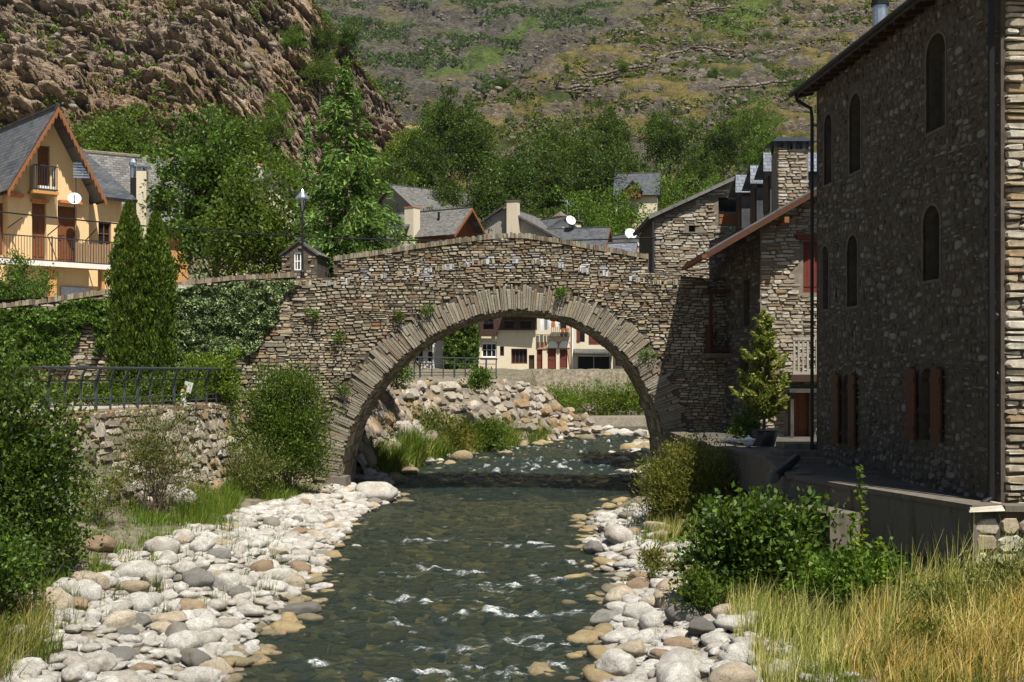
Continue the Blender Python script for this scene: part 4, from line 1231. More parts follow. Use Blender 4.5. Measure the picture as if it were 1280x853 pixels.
# side wings of the front wall
ur2 = qy(152, 0, .4)[0]; zw = AP - (half - .35) * pit - .1
f_in = Frame(fy(0, .4, 0), DEG)
h_in = [(a, b, c, d) for a, b, c, d in (wr,)]
mb = MB(f_in); mb.wall([(half - .36, 5.9), (ur2, 5.9), (ur2, zw), (half - .36, zw)], [rect(*wr)], 0, 8, reveal=.2); part('right_wing', mb, M['yellow'], Y1)
window(Y1, f_in, rect(*wr), .15, 'wood', (1, 1))
mb = MB(f_in); mb.wall([(-6, 5.9), (-half + .36, 5.9), (-half + .36, zw), (-6, zw)], [rect(*side_l)], 0, 8, reveal=.2); part('left_wing', mb, M['yellow'], Y1)
door(Y1, f_in, *side_l, .12, 'wood')
rf = MB(f_in); rf.slab((-6.3, -.8, zw - .1), (-half - .1, -.8, zw - .1), (-half - .1, 6, zw + 3.2), (-6.3, 6, zw + 3.2), .14); rf.slab((half + .1, -.5, zw - .1), (ur2 + .5, -.5, zw - .1), (ur2 + .5, 6, zw + 3.2), (half + .1, 6, zw + 3.2), .14)
part('wing_roof', rf, M['slate'], Y1)
# lower storey set back in shade
# (the balcony floor is a slab in front of the wall)
bl, br = -6.0, qy(143, 0, -.9)[0]
mb = MB(fy); mb.box(bl, br, -.95, -.004, zf - .14, zf); bc = part('balcony', mb, M['ochre'], Y1)
mb = MB(fy); mb.box(bl - .03, br + .03, -1.0, -.95, zf - .17, zf + .03); part('slab_edge', mb, M['white'], bc)
us = qy(93, 0, -.9)[0]
mb = MB(fy); balusters(mb, fy, bl, br, -.9, zf + .02, zf + .98, .11, .009, .022)
for k in range(4): mb.box(us + .02, us + .05, -.9 + k * .2, -.88 + k * .2, zf + .02, zf + .98)
for u in (bl + 2.2, qy(65, 0, -.9)[0], us): mb.box(u - .02, u + .02, -.92, -.88, zf, zf + 1.05)
part('balustrade', mb, M['iron'], bc)
mb = MB(fy); nn = int((br - us) / .04)
for i in range(nn): u = us + (br - us) * i / nn; mb.box(u, u + .03, -.885 - R.uniform(0, .02), -.86, zf + .04, zf + .9 + R.uniform(-.08, .06))
part('reed_screen', mb, M['reed'], bc)
b0, b1 = qy(42, 0, -.5)[0], qy(71, 0, -.5)[0]; zu = qy(57, 239, -.5)[1]
mb = MB(fy); mb.box(b0 - .05, b1 + .05, -.6, -.004, zu - .12, zu); ub = part('small_balcony', mb, M['ochre'], Y1)
mb = MB(fy); balusters(mb, fy, b0, b1, -.55, zu + .02, zu + 1.0, .1, .01, .025)
for u in (b0, b1):
    for k in range(1, 5): mb.box(u - .01, u + .01, -.55 + k * .11, -.53 + k * .11, zu + .02, zu + 1.0)
part('balustrade', mb, M['iron'], ub)
mb = MB(fy); mb.box(b0 + .2, b1 - .05, -.53, -.4, zu + .02, zu + .2); part('planter', mb, M['white'], ub)
for (x0, x1, yy) in ((8, 27, 243), (38, 58, 250), (72, 100, 252)):    # lintel hoods over the doors
    u0, u1 = qy(x0, 0)[0], qy(x1, 0)[0]; w = qy((x0 + x1) / 2, yy)[1]
    mb = MB(fy); mb.box(u0, u1, -.28, -.003, w - .12, w); part('door_hood', mb, M['clay'], Y1)
for x0, y0, x1, y1 in ((10, 285, 28, 272), (60, 294, 77, 280), (108, 300, 121, 286)):
    a, b = qy(x0, y0, -.05), qy(x1, y1, -.9); mb = MB(fy); mb.tube([(a[0], -.02, a[1]), (b[0], -.9, b[1])], .025, 5); part('awning_arm', mb, M['iron'], Y1)
c = fy(0, -.02, 0)
# lower garage front
z0 = 5.9
for a, b in ((52, 62), (118, 122)):
    lo = MB(fy); lo.box(qy(a, 0)[0], qy(b, 0)[0], -.75, -.35, z0, zf - .14); part('porch_pillar', lo, M['ochre'], Y1)
lo = MB(fy); lo.box(qy(75, 0)[0], qy(112, 0)[0], -.12, -.01, z0, zf - .9); part('garage_shutter', lo, M['metal'], Y1)
d_ = fy(qy(93, 0, -.6)[0], -.6, qy(93, 249, -.6)[1]); dish('white satellite dish on the front of the yellow chalet', d_, .27, 20)
m_ = fy(qy(94, 0, -.6)[0] + .05, -.55, 0)
root = thing('panel_aerial', 'striped grey panel aerial on a mast before the yellow gable', 'aerial', (m_[0], m_[1], zf))
mb = MB(Frame((m_[0], m_[1], 0), 10)); z1 = qy(94, 224, -.6)[1]
mb.tube([(0, 0, d_[2]), (0, 0, z1 + .1)], .02, 6); part('mast', mb, M['iron'], root)
mb = MB(Frame((m_[0], m_[1], 0), 10))
for k in range(6): mb.box(-.1, .55, -.06 - .02 * (k % 2), -.03, z1 + .05 + k * .11, z1 + .12 + k * .11)
for u in (.0, .25, .5): mb.box(u, u + .03, -.02, .0, z1 + .05, z1 + .7)
part('panel', mb, M['metal'], root)
# slate roofed neighbour
N0 = at(104, 178, 57); N1 = at(207, 192, 60)
HN = thing('slate_neighbour_house', 'wide slate roofed house to the right of the yellow chalet', 'house', (N0.x, 58, 6))
fn = facing((N0.x - 3.2, 55.0), (N1.x + 1.6, 58.5)); LN = math.hypot(N1.x + 4.8 - N0.x, 3.5)
mb = MB(fn); mb.box(0, LN, .4, 6, 6, 11.9); part('wall', mb, M['ochre'], HN)
rf = MB(fn); zt = N0.z
rf.slab((-.3, -.3, 11.7), (LN + .3, -.3, 11.7), (LN + .3, 3.2, zt - .1), (-.3, 3.2, zt + .1), .15); rf.slab((LN + .3, 6.6, 11.7), (-.3, 6.6, 11.7), (-.3, 3.2, zt + .1), (LN + .3, 3.2, zt - .1), .15); part('roof', rf, M['slate_old'], HN)
mb = MB(fn); mb.tube([(-.3, 3.2, zt + .12), (LN + .3, 3.2, zt - .08)], .1, 6); part('ridge_cap', mb, M['pale_mortar'], HN)
c = at(178, 240, 55.2); ff_ = Frame((c.x, c.y, 0), 8)
mb = MB(ff_); mb.box(-.22, .22, -.3, .3, 10.5, c.z + .95); ck = part('chimney', mb, M['cream'], HN)
mb = MB(ff_); mb.box(-.5, -.23, -.25, .25, 10.5, c.z + .6); part('chimney_flank', mb, M['black'], ck)
mb = MB(ff_); mb.box(-.3, .35, -.4, .4, c.z + 1.1, c.z + 1.18); mb.box(-.2, -.1, -.2, .2, c.z + .95, c.z + 1.1); mb.box(.1, .2, -.2, .2, c.z + .95, c.z + 1.1); part('cap', mb, M['metal'], ck)
mb = MB(ff_); mb.tube([(-.42, 0, c.z + .6), (-.42, 0, c.z + 1.2)], .13, 10); mb.tube([(-.42, 0, c.z + 1.2), (-.42, 0, c.z + 1.32), (-.42, 0, c.z + 1.5)], [.2, .2, .1], 10); part('metal_flue', mb, M['metal'], ck)

# stone hut behind the lamp, roofs among the trees
p = at(374, 300, 47.5); gh, fg = gable_house('stone_hut', 'tiny stone hut with pointed slate gable and white barred window behind the lamp', (p.x, p.y), -6, .72, p.z - .1, .72, 2, 6.8, 'mortar', 'slate_old', .08, .1, .07,
                                             [rect(-.22, .16, at(0, 338, 47.5).z, at(0, 315, 47.5).z)], stones=('bridge', dict(ch=(.07, .13), ln=(.14, .4), prot=(.02, .07))))
window(gh, fg, rect(-.22, .16, at(0, 338, 47.5).z, at(0, 315, 47.5).z), .1, 'whitep', (2, 1), .05)
p = at(338, 218, 62); g2, f_ = gable_house('tree_hidden_house', 'grey slate house half hidden between the two big trees', (p.x, p.y), 48, 2.4, p.z - .1, .62, 6, 7, 'cream', 'slate_old', .3, .4, holes=[rect(.5, 1.1, 10.9, 11.8)])
window(g2, f_, rect(.5, 1.1, 10.9, 11.8), .15, 'wood_dark'); chimney(g2, f_, -.35, .8, p.z - .4, p.z + .5, .5, 'white', 'clay', 'plain')

# ------------------------------------------------------------------ roofs over the parapet
M['gable_red'] = m_plaster('shade_toned_red_gable', (.2, .06, .025), (.1, .03, .015), .5)  # red plaster darkened, the shade under the deep overhang is in its colour
def roof_house(label, apex, y, deg, half, pitch, length, drop=7, wall='cream', roof='slate_old', fascia=None, right=None, name='village_house', over=.35, soffit=None):
    s = 1.0
    if y < 106:
        y0, y = y, 108 + max(0, y - 88) * .35; s = y / y0
    half, length, over, right = half * s, length * s, over * s, right and right * s
    p = at(apex[0], apex[1], y); drop = p.z - 4.3
    return (*gable_house(name, label, (p.x, p.y), deg, half, p.z - .15, pitch, length, p.z - drop, wall, roof, over, .35, .15, fascia=fascia, right=right, soffit=soffit), p)
ra, fa_, pa = roof_house('slate house with an orange gable recess left of the bridge crown', (580, 261), 84, 58, 1.9, .95, 5.5, 9, 'gable_red', 'slate_old', 'wood_orange', over=.7, soffit='wood_orange')
chimney(ra, fa_, -2.4, 4.0, pa.z - 4, pa.z + .05, 1.0, 'cream', 'clay', 'plain')
mb = MB(fa_); mb.tube([(-1.1, 2.0, pa.z - 1.5), (-1.1, 2.0, pa.z - .3)], .11, 8); part('vent_pipe', mb, M['black'], ra)
rb_, fb_, pb = roof_house('long low slate roof descending behind the light green conifer', (490, 232), 120, -52, 5.5, .62, 9, 9, 'grey', 'slate_old', right=6.6)
rc_, fc_, pc = roof_house('dark slate roof just above the left end of the parapet', (508, 280), 80, 60, 2.6, .55, 6, 8, 'grey', 'slate')
rd_, fd_, pd = roof_house('house with grey rendered gable and tall square chimney above the bridge crown', (630, 259), 96, -24, 3.2, .56, 8, 10, 'grey', 'slate_old', right=4.6)
mb = MB(fd_); mb.box(.6, 1.6, -.75, -.002, 4.3, pd.z + .35); c_ = part('chimney', mb, M['cream'], rd_)
mb = MB(fd_); mb.box(.55, 1.65, -.8, .04, pd.z + .35, pd.z + .47); part('cap', mb, M['concrete'], c_)
re_, fe_, pe = roof_house('slate roof with pale ridge and brown dormer end right of the bridge crown', (756, 285), 90, 76, 1.9, .8, 4.2, 7, 'cream', 'slate', 'wood', over=.4, soffit='wood')
rf_, ff2, pf = roof_house('dark slate roof carrying two capped chimneys behind the pale ridge', (703, 272), 104, 40, 3.4, .55, 5, 8, 'white', 'slate')
chimney(rf_, ff2, .3, .6, pf.z - .6, pf.z + .15, .9, 'brick', 'concrete', 'hat'); chimney(rf_, ff2, 2.4, 1.0, pf.z - 1.6, pf.z - .35, 1.0, 'cream', 'concrete', 'slab')
dish('white dish on the dark slate roof beside its chimneys', tuple(at(713, 276, 109)), .47, 25)
rg_, fg2, pg = roof_house('blue slate roof with small brown gable near the right end of the parapet', (791, 304), 80, 74, 1.5, .95, 2.6, 6, 'cream', 'slate_blue', 'wood', over=.3, soffit='wood')
rh_, fh2, ph = roof_house('blue slate roof tucked against the sunlit stone gable', (818, 309), 76, 84, 1.4, .8, 2.2, 6, 'cream', 'slate_blue')
ri_, fi_, pi_ = roof_house('small white house with slate roof above the right parapet', (795, 291), 112, 30, 2.3, .6, 4, 7, 'white', 'slate')
dish('white dish in front of the small white house', tuple(at(788, 293, 109)), .55, 15)
p = at(806, 217, 132)
rk_, fk_ = gable_house('upper_slate_house', 'isolated slate house with a brown dormer among the trees on the slope', (at(822, 217, 132).x, 132), 82, 3.6, p.z - .1, .75, 4.4, p.z - 8, 'cream', 'slate', .3, .4)
q = at(791, 236, 127.6); fk2 = Frame((q.x, q.y, 0), -4)
mb = MB(fk2); mb.wall([(-.85, -.9 + q.z), (.85, -.9 + q.z), (.85, q.z - .1), (0, q.z + .8), (-.85, q.z - .1)], (), 0, 2.2); dm = part('dormer', mb, M['wood_orange'], rk_)
mb = MB(fk2)
for sg in (-1, 1): mb.slab((sg * 1.1, -.2, q.z - .25), (sg * 1.1, 2.4, q.z - .25), (0, 2.4, q.z + .95), (0, -.2, q.z + .95), .1)
part('dormer_roof', mb, M['slate'], dm)
mb = MB(fk2); mb.box(-.4, .4, -.03, -.002, q.z - .7, q.z - .05); part('dormer_window', mb, M['wood_red'], dm)

# ------------------------------------------------------------------ house fronts seen through the arch
YV = 100.0
def vx(px): return (px - PX0) / F * YV
def vz(py): return EYE - (py - HY) / F * YV
fv = Frame((0, YV, 0), 0)
def vr(a, b, c, d): return (vx(a), vx(b), vz(d), vz(c))
def front(name, label, x0, x1, ztop, wall, holes, depth=7, roof='slate'):
    root = thing(name, label, 'house', (vx((x0 + x1) / 2), YV, 4))
    mb = MB(fv); mb.wall(rect(vx(x0), vx(x1), 4.2, ztop), [rect(*h) for h in holes], 0, depth, reveal=.35); part('wall', mb, M[wall], root)
    rf = MB(fv); rf.slab((vx(x0) - .05, -.5, ztop - .1), (vx(x1) + .02, -.5, ztop - .1), (vx(x1) + .02, 4, ztop + 1.9), (vx(x0) - .05, 4, ztop + 1.9), .14)
    rf.slab((vx(x1) + .02, 8, ztop - .1), (vx(x0) - .05, 8, ztop - .1), (vx(x0) - .05, 4, ztop + 1.9), (vx(x1) + .02, 4, ztop + 1.9), .14); part('roof', rf, M[roof], root)
    return root
h_a = [vr(517, 529, 437, 452), vr(535, 541, 440, 452)]
VA = front('white_riverside_house', 'white house with rust red shutter left of the ivy tower, seen through the arch', 498, 556, 10.6, 'white', h_a)
window(VA, fv, rect(*h_a[0]), .2, 'whitep', (1, 0)); window(VA, fv, rect(*h_a[1]), .2, 'wood_dark')
s_ = vr(545, 555, 412, 426); shutter(VA, fv, *s_, -.06, 'clay'); mb = MB(fv); mb.box(vx(522), vx(541), -.5, -.004, vz(437), vz(431)); part('awning', mb, M['slate_old'], VA)
mb = MB(fv); mb.box(vx(541), vx(544), -.1, -.003, 4.5, 10.2); part('corner_post', mb, M['whitep'], VA)
TW = thing('ivy_tower', 'square tower completely clad in green ivy beyond the arch', 'tower', (vx(577), YV - 1, 4))
mb = MB(fv); mb.box(vx(557), vx(598), -1.6, 3, 4, 11.2); part('wall', mb, M['house_mortar'], TW)
h_b = [vr(602, 621, 428, 447), vr(625, 630, 433, 445), vr(639, 659, 436, 455), vr(661, 668, 444, 465), vr(604, 617, 398, 412), vr(630, 642, 401, 411), vr(650, 664, 401, 411)]
VB = front('cream_riverside_house', 'cream house with dark wooden gallery and slate canopy under the arch crown', 598, 671, 10.9, 'cream', h_b)
window(VB, fv, rect(*h_b[0]), .2, 'whitep', (2, 1), .1, sill='white'); window(VB, fv, rect(*h_b[1]), .2, 'wood_dark', (0, 0)); window(VB, fv, rect(*h_b[2]), .3, 'wood', (3, 0), .08); door(VB, fv, *h_b[3], .2, 'wood_dark')
mb = MB(fv)
mb.wall(rect(vx(600), vx(622), vz(421), vz(392)), [rect(*h_b[4])], -.45, -.37); mb.wall(rect(vx(622.2), vx(671), vz(413), vz(393)), [rect(*h_b[5]), rect(*h_b[6])], -.3, -.22)
g_ = part('gallery', mb, M['wood_dark'], VB)
for k in (4, 5, 6): window(VB, fv, rect(*h_b[k]), .1, 'wood_dark', (1, 1))
mb = MB(fv); mb.slab((vx(626), -1.3, vz(393)), (vx(673), -1.3, vz(396)), (vx(671), 0.4, vz(384)), (vx(634), .4, vz(384)), .12); part('canopy', mb, M['slate_old'], VB)
h_c = [vr(671.5, 678, 437, 463), vr(685, 695, 436, 463), vr(700, 709, 437, 460), vr(700, 708, 402, 412)]
VC = front('brick_front_house', 'narrow house with orange brick doorways and laundry hung from its balcony', 671.2, 713, 11.1, 'cream', h_c)
for h in h_c[:3]: door(VC, fv, h[0], h[1], h[2], h[3], .15, 'wood_red')
window(VC, fv, rect(*h_c[3]), .2, 'wood_dark')
mb = MB(fv)
mb.wall(rect(vx(671.5), vx(713), vz(465), vz(428)), [rect(*h) for h in h_c[:3]], -.08, -.004); part('brick_facing', mb, M['brick'], VC)
for a, b in ((684, 697), (699, 712)):
    mb = MB(fv); mb.wall(archy(vx(a), vx(b), vz(435), vz(426), .5), (), -.14, -.085); part('door_arch', mb, M['white'], VC)
mb = MB(fv); mb.box(vx(688), vx(712), -.7, -.004, vz(421), vz(417)); b_ = part('balcony', mb, M['concrete'], VC)
mb = MB(fv); balusters(mb, fv, vx(689), vx(711), -.65, vz(417), vz(406), .15, .015, .03); part('balustrade', mb, M['iron'], b_)
for k, (x, c_) in enumerate(((703, 'clay'), (708, 'clay'))):
    mb = MB(fv); mb.tube([(vx(x), -.82, vz(416)), (vx(x), -.82, vz(411))], [.12, .17], 8); tag(link('flower_pot', mb.build('flower_pot', M['clay'], (vx(x), YV - .82, vz(416))), (vx(x), YV - .82, vz(416))), 'orange pot hung on the balcony of the brick fronted house', 'flower pot', 'pots on the balcony rail')
for k, (x0, x1, y0, y1, m) in enumerate(((675, 679, 396, 414, 'whitep'), (680, 684, 395, 413, 'metal'), (685, 688, 396, 411, 'whitep'), (689, 693, 396, 410, 'clay'), (694, 698, 397, 409, 'whitep'))):
    mb = MB(fv); a, b = vx(x0), vx(x1); nn = 6
    for i in range(nn):
        u0, u1 = a + (b - a) * i / nn, a + (b - a) * (i + 1) / nn; o0, o1 = .05 * math.sin(i * 2.1 + k), .05 * math.sin((i + 1) * 2.1 + k)
        mb.hexa([(u0, -.8 + o0, vz(y1)), (u1, -.8 + o1, vz(y1)), (u1, -.79 + o1, vz(y1)), (u0, -.79 + o0, vz(y1)), (u0, -.8, vz(y0)), (u1, -.8, vz(y0)), (u1, -.79, vz(y0)), (u0, -.79, vz(y0))])
    lab = {'whitep': 'white cloth', 'metal': 'grey cloth', 'clay': 'orange red cloth'}[m]
    solo('hanging_laundry', mb, M[m], ['widest white cloth at the left end of the laundry under the arch', 'grey cloth hanging on the laundry line under the arch', 'narrow white cloth next to the grey one on the laundry line', 'orange red cloth on the laundry line under the arch', 'white cloth at the right end of the laundry next to the balcony'][k], 'laundry', (a, YV - .8, vz(y1)), 'laundry on the balcony line')
mb = MB(fv); mb.tube([(vx(672), -.8, vz(394.5)), (vx(700), -.8, vz(395))], .015, 5)
solo('laundry_line', mb, M['iron'], 'thin line carrying the laundry in front of the brick fronted house', 'washing line', (vx(680), YV - .8, vz(395)))
h_d = [vr(721, 731, 408, 428), vr(736, 750, 408, 430), vr(721, 764, 443, 466)]
VD = front('yellow_riverside_house', 'pale yellow house with brown shutters and a dark tiled porch under the arch', 713.3, 766, 10.6, 'cream', h_d)
window(VD, fv, rect(*h_d[0]), .2, 'wood', (0, 0)); shutter(VD, fv, h_d[0][0] - .02, h_d[0][0] + .25, h_d[0][2], h_d[0][3], -.05, 'wood_red'); shutter(VD, fv, *h_d[1], -.05, 'wood_red')
window(VD, fv, rect(*h_d[2]), .3, 'white', (1, 0), .12)
mb = MB(fv); mb.slab((vx(717), -1.2, vz(442)), (vx(767), -1.2, vz(444)), (vx(767), -.004, vz(437)), (vx(717), -.004, vz(436)), .1)
for i in range(20): u = vx(718) + i * .165; mb.tube([(u, -1.24, vz(442.4)), (u, -.1, vz(437))], .06, 6)
part('tiled_canopy', mb, M['slate_old'], VD)
mb = MB(fv); mb.tube([(vx(715.5), -.1, 4.6), (vx(715.5), -.1, 10.3)], .08, 6); part('downpipe', mb, M['whitep'], VD)
VE = front('stone_riverside_house', 'stone house at the right edge of the arch opening', 766.3, 800, 9.5, 'house_mortar', [vr(769, 776, 446, 458)])
window(VE, fv, rect(*vr(769, 776, 446, 458)), .2, 'wood_dark'); sm = MB(fv)
rubble(lambda u, w: sm, fv, (vx(766.5), vx(799), 4.4, 9.3), lambda u, w: not (vx(768) < u < vx(777) and vz(459) < w < vz(445)), ch=(.14, .25), ln=(.25, .7), prot=(.02, .08)); part('stone_facing', sm, M['pale'], VE)
# low wall in front of those houses, lane railings, embankment
fl_ = facing((vx(641) - .2, 94), (vx(800) + 2, 96)); Lw = math.hypot(vx(800) + 2.2 - vx(641), 2)
root = thing('lane_wall', 'low coursed stone wall along the lane below the far houses', 'wall', (3, 94.5, 2))
mb = MB(fl_); mb.box(0, Lw, 0, .5, .5, 4.55); part('body', mb, M['house_mortar'], root)
sm = MB(fl_); rubble(lambda u, w: sm, fl_, (0, Lw, 2.0, 4.5), lambda u, w: 0 < u < Lw and w < 4.55, ch=(.14, .24), ln=(.3, .8), prot=(.02, .07)); part('stone_facing', sm, M['pale'], root)
EL = [(-7.4, 46), (-7.0, 50), (-4.5, 62), (-.6, 68), (1.8, 72.5), (4.3, 75.5)]
EZ = dict(zip([p[1] for p in EL], (4.15, 4.15, 4.15, 4.15, 3.5, 1.2)))
rock_wall('far_rock_wall', EL, lambda p: float(wz(p[1])) + .5, lambda p: EZ[p[1]], 1.9, 1.15, 'sunlit boulder embankment curving along the far bank beyond the arch', rows=6)
e0, e1 = (-7.2, 51), (-4.75, 62.5)
fe1 = facing((-7.15, 50), (-4.75, 62)); railing('lane_railing', 'grey iron railing along the lane on the far embankment', fe1, math.hypot(2.4, 12), 4.2, 12, 1.05)
fe2 = facing((-4.75, 62), (-.9, 68)); railing('lane_railing', 'darker run of lane railing before the cream house', fe2, math.hypot(3.85, 6), 4.2, 8, 1.05, .02)
# weir
fz = facing((5.0, 79.6), (14.5, 81.5)); root = thing('weir', 'low concrete weir across the stream beyond the arch', 'weir', (8, 80, 0))
mb = MB(fz); mb.hexa([(0, -.6, -.3), (10, -.6, -.3), (10, 2.4, -.3), (0, 2.4, -.3), (0, 0, 1.45), (10, 0, 1.45), (10, 2.4, 1.5), (0, 2.4, 1.5)]); part('crest', mb, M['pale_mortar'], root)
mb = MB(fz); mb.box(-.5, 10, -1.6, -.62, -.3, .92); part('apron', mb, M['concrete'], root)

# ------------------------------------------------------------------ lamp and cable
p = at(378, 345, 41.3)
root = thing('street_lamp', 'black lantern lamp post with white hood on the street wall', 'lamp', (p.x, p.y, 7.7))
fl2 = Frame((p.x, p.y, 0), 0); zt = at(0, 246, 41.3).z
mb = MB(fl2); mb.tube([(0, 0, 7.6), (0, 0, 7.95), (0, 0, 8.0), (0, 0, zt - .5)], [.075, .07, .04, .032], 8)
for k in range(6): c, s_ = math.cos(k * math.pi / 3), math.sin(k * math.pi / 3); mb.tube([(.05 * c, .05 * s_, zt - .48), (.135 * c, .135 * s_, zt - .08)], .011, 4)
part('post', mb, M['black'], root)
mb = MB(fl2); mb.tube([(0, 0, zt - .48), (0, 0, zt - .09)], [.04, .12], 6); part('lantern', mb, M['lampglass'], root)
mb = MB(fl2); mb.tube([(0, 0, zt - .09), (0, 0, zt - .04), (0, 0, zt + .13), (0, 0, zt + .17), (0, 0, zt + .26)], [.25, .25, .1, .07, .02], 12); part('hood', mb, M['metal'], root)
mb = MB(); pts = []
ends = [at(-60, 258, 40.5), at(820, 297, 48.8)]
for i in range(31):
    f = i / 30; q = ends[0].lerp(ends[1], f); pts.append((q.x, q.y, q.z - .55 * 4 * f * (1 - f)))
mb.tube(pts, .028, 5)
solo('power_cable', mb, M['black'], 'black cable strung from the left across to the sunlit stone gable', 'cable', pts[0])
mb = MB(f3); mb.tube([(0, -.06, q3(0, 297)[1]), (1.0, -.06, q3(0, 292)[1]), (2.9, -.06, q3(0, 292)[1])], .02, 5); part('wall_cable', mb, M['black'], H3)
p = at(709, 262, 112); root = thing('roof_aerial', 'thin metal aerial on the roof with two chimneys', 'aerial', (p.x, p.y, p.z - 1))
mb = MB(Frame((p.x, p.y, 0), 20)); mb.tube([(0, 0, p.z - 1.6), (0, 0, p.z + .9)], .03, 5); part('mast', mb, M['metal'], root)
mb = MB(Frame((p.x, p.y, 0), 20)); mb.tube([(-.7, 0, p.z + .85), (.7, 0, p.z + .5)], .02, 4)
for i in range(6): u = -.6 + i * .24; mb.tube([(u, -.35, p.z + .67 - u * .25), (u, .35, p.z + .67 - u * .25)], .014, 4)
part('aerial_bars', mb, M['metal'], root)
# ------------------------------------------------------------------ foliage
M['leaf_dark'] = m_leaf('glossy_dark_leaf', [(.014, .035, .007), (.03, .072, .014), (.055, .12, .023), (.11, .19, .04)], .28, .35, .5)
M['leaf_mid'] = m_leaf('green_leaf', [(.022, .052, .008), (.045, .1, .015), (.075, .15, .024), (.13, .21, .04)], .35)
M['leaf_light'] = m_leaf('light_green_leaf', [(.045, .09, .012), (.09, .17, .02), (.14, .23, .03), (.19, .28, .05)], .4)
M['leaf_grey'] = m_leaf('grey_green_leaf', [(.05, .075, .028), (.09, .12, .045), (.14, .17, .07), (.2, .22, .1)], .35)
M['leaf_olive'] = m_leaf('olive_leaf', [(.05, .07, .015), (.1, .13, .03), (.16, .18, .05), (.24, .23, .08)], .4)
M['leaf_ivy'] = m_leaf('highlight_toned_ivy_leaf', [(.02, .05, .02), (.05, .1, .04), (.16, .24, .14), (.38, .45, .4)], .2, .3, .6)  # palest stops paint whitish highlights into the ivy leaves
M['leaf_ivy_green'] = m_leaf('green_ivy_leaf', [(.02, .05, .008), (.04, .09, .014), (.08, .15, .025), (.13, .2, .05)], .25, .35, .5)
M['leaf_forest'] = m_leaf('forest_leaf', [(.014, .034, .008), (.028, .062, .012), (.048, .095, .02), (.085, .14, .035)], .3)
M['needle'] = m_leaf('conifer_needle', [(.03, .085, .025), (.07, .175, .045), (.13, .27, .075), (.2, .37, .13)], .3)
M['needle_gold'] = m_leaf('golden_conifer_needle', [(.05, .085, .02), (.12, .18, .04), (.22, .28, .08), (.3, .27, .12)], .4)
M['cypress'] = m_leaf('cypress_spray', [(.02, .05, .01), (.045, .095, .015), (.08, .15, .022), (.14, .22, .045)], .25)
M['grass'] = m_leaf('green_grass_blade', [(.04, .085, .012), (.08, .15, .02), (.13, .2, .035), (.22, .26, .07)], .4, .5)
M['straw'] = m_leaf('dry_grass_blade', [(.4, .27, .1), (.55, .41, .17), (.66, .53, .27), (.75, .66, .42), (.26, .25, .09)], .45, .6)
M['straw_pale'] = m_leaf('pale_seed_grass', [(.24, .25, .09), (.45, .43, .2), (.68, .64, .42), (.16, .2, .05)], .45, .6)


def unit(a): return a / np.maximum(1e-9, np.linalg.norm(a, axis=1))[:, None]


def leaf_mesh(name, C, A, L, W, mat, g, fold=.18):
    n = len(C); A = unit(A)
    S = unit(np.cross(A, g.normal(size=(n, 3)))); N = np.cross(A, S)
    L = np.broadcast_to(L, n)[:, None]; W = np.broadcast_to(W, n)[:, None]
    v = np.empty((n, 4, 3))
    v[:, 0] = C - A * L * .5; v[:, 2] = C + A * L * .5
    m = C - A * L * .08 + N * W * fold
    v[:, 1] = m + S * W * .5; v[:, 3] = m - S * W * .5
    return np_mesh(name, v.reshape(-1, 3), np.arange(n * 4).reshape(n, 4), mat)


def clumps(g, k, center, radii, bias=.45, rough=.35, seed=0, low=-1.0):
    """Clump centres through an uneven ellipsoid, denser toward the outside."""
    d = unit(g.normal(size=(k * 2, 3))); d = d[d[:, 2] > low][:k]; k = len(d)
    r = g.uniform(0, 1, k) ** bias * (1 + rough * fbm(d * 1.6 + seed * 3.7, 2, seed))
    return np.array(center) + d * r[:, None] * np.array(radii), d


def bush_mesh(name, g, k, per, center, radii, cr, L, W, mat, seed=0, up=.5, bias=.45, low=-.75, rough=.4, flat=.75):
    c, d = clumps(g, k, center, radii, bias, rough, seed, low)
    size = g.uniform(.6, 1.35, len(c))
    C = np.repeat(c, per, 0) + g.normal(size=(len(c) * per, 3)) * cr * np.repeat(size, per)[:, None] * np.array([1, 1, flat])
    A = np.repeat(d, per, 0) * .7 + g.normal(size=(len(c) * per, 3)) * .8 + np.array([0, 0, up])
    n = len(C)
    return leaf_mesh(name, C, A, L * g.uniform(.6, 1.3, n), W * g.uniform(.6, 1.3, n), mat, g), c


def stems_mb(c, base_r, r0, n, g, zb=0.0, sway=.15):
    mb = MB()
    for i in g.choice(len(c), min(n, len(c)), False):
        p = c[i]; b = g.normal(size=2) * base_r; pts = []
        for k in range(6):
            f = k / 5; pts.append((b[0] * (1 - f) + p[0] * f ** 1.4 + sway * math.sin(f * 4 + i) * f * (1 - f), b[1] * (1 - f) + p[1] * f ** 1.4 + sway * math.cos(f * 3 + i) * f * (1 - f), zb + (p[2] - zb) * f))
        mb.tube(pts, [r0 * (1 - .8 * k / 5) for k in range(6)], 5, False)
    return mb


def bush(name, label, loc, center, radii, k, per, cr, L, W, mat, seed, stems=14, sr=.02, cat='bush', group=None, **kw):
    g = np.random.default_rng(seed)
    root = thing(name, label, cat, loc, group)
    me, c = bush_mesh('foliage', g, k, per, center, radii, cr, L, W, M[mat], seed, **kw)
    part('foliage', me, None, root)
    if stems: part('stems', stems_mb(c, min(radii[:2]) * .18, sr, stems, g).build('stems', M['bark']), None, root)
    return root


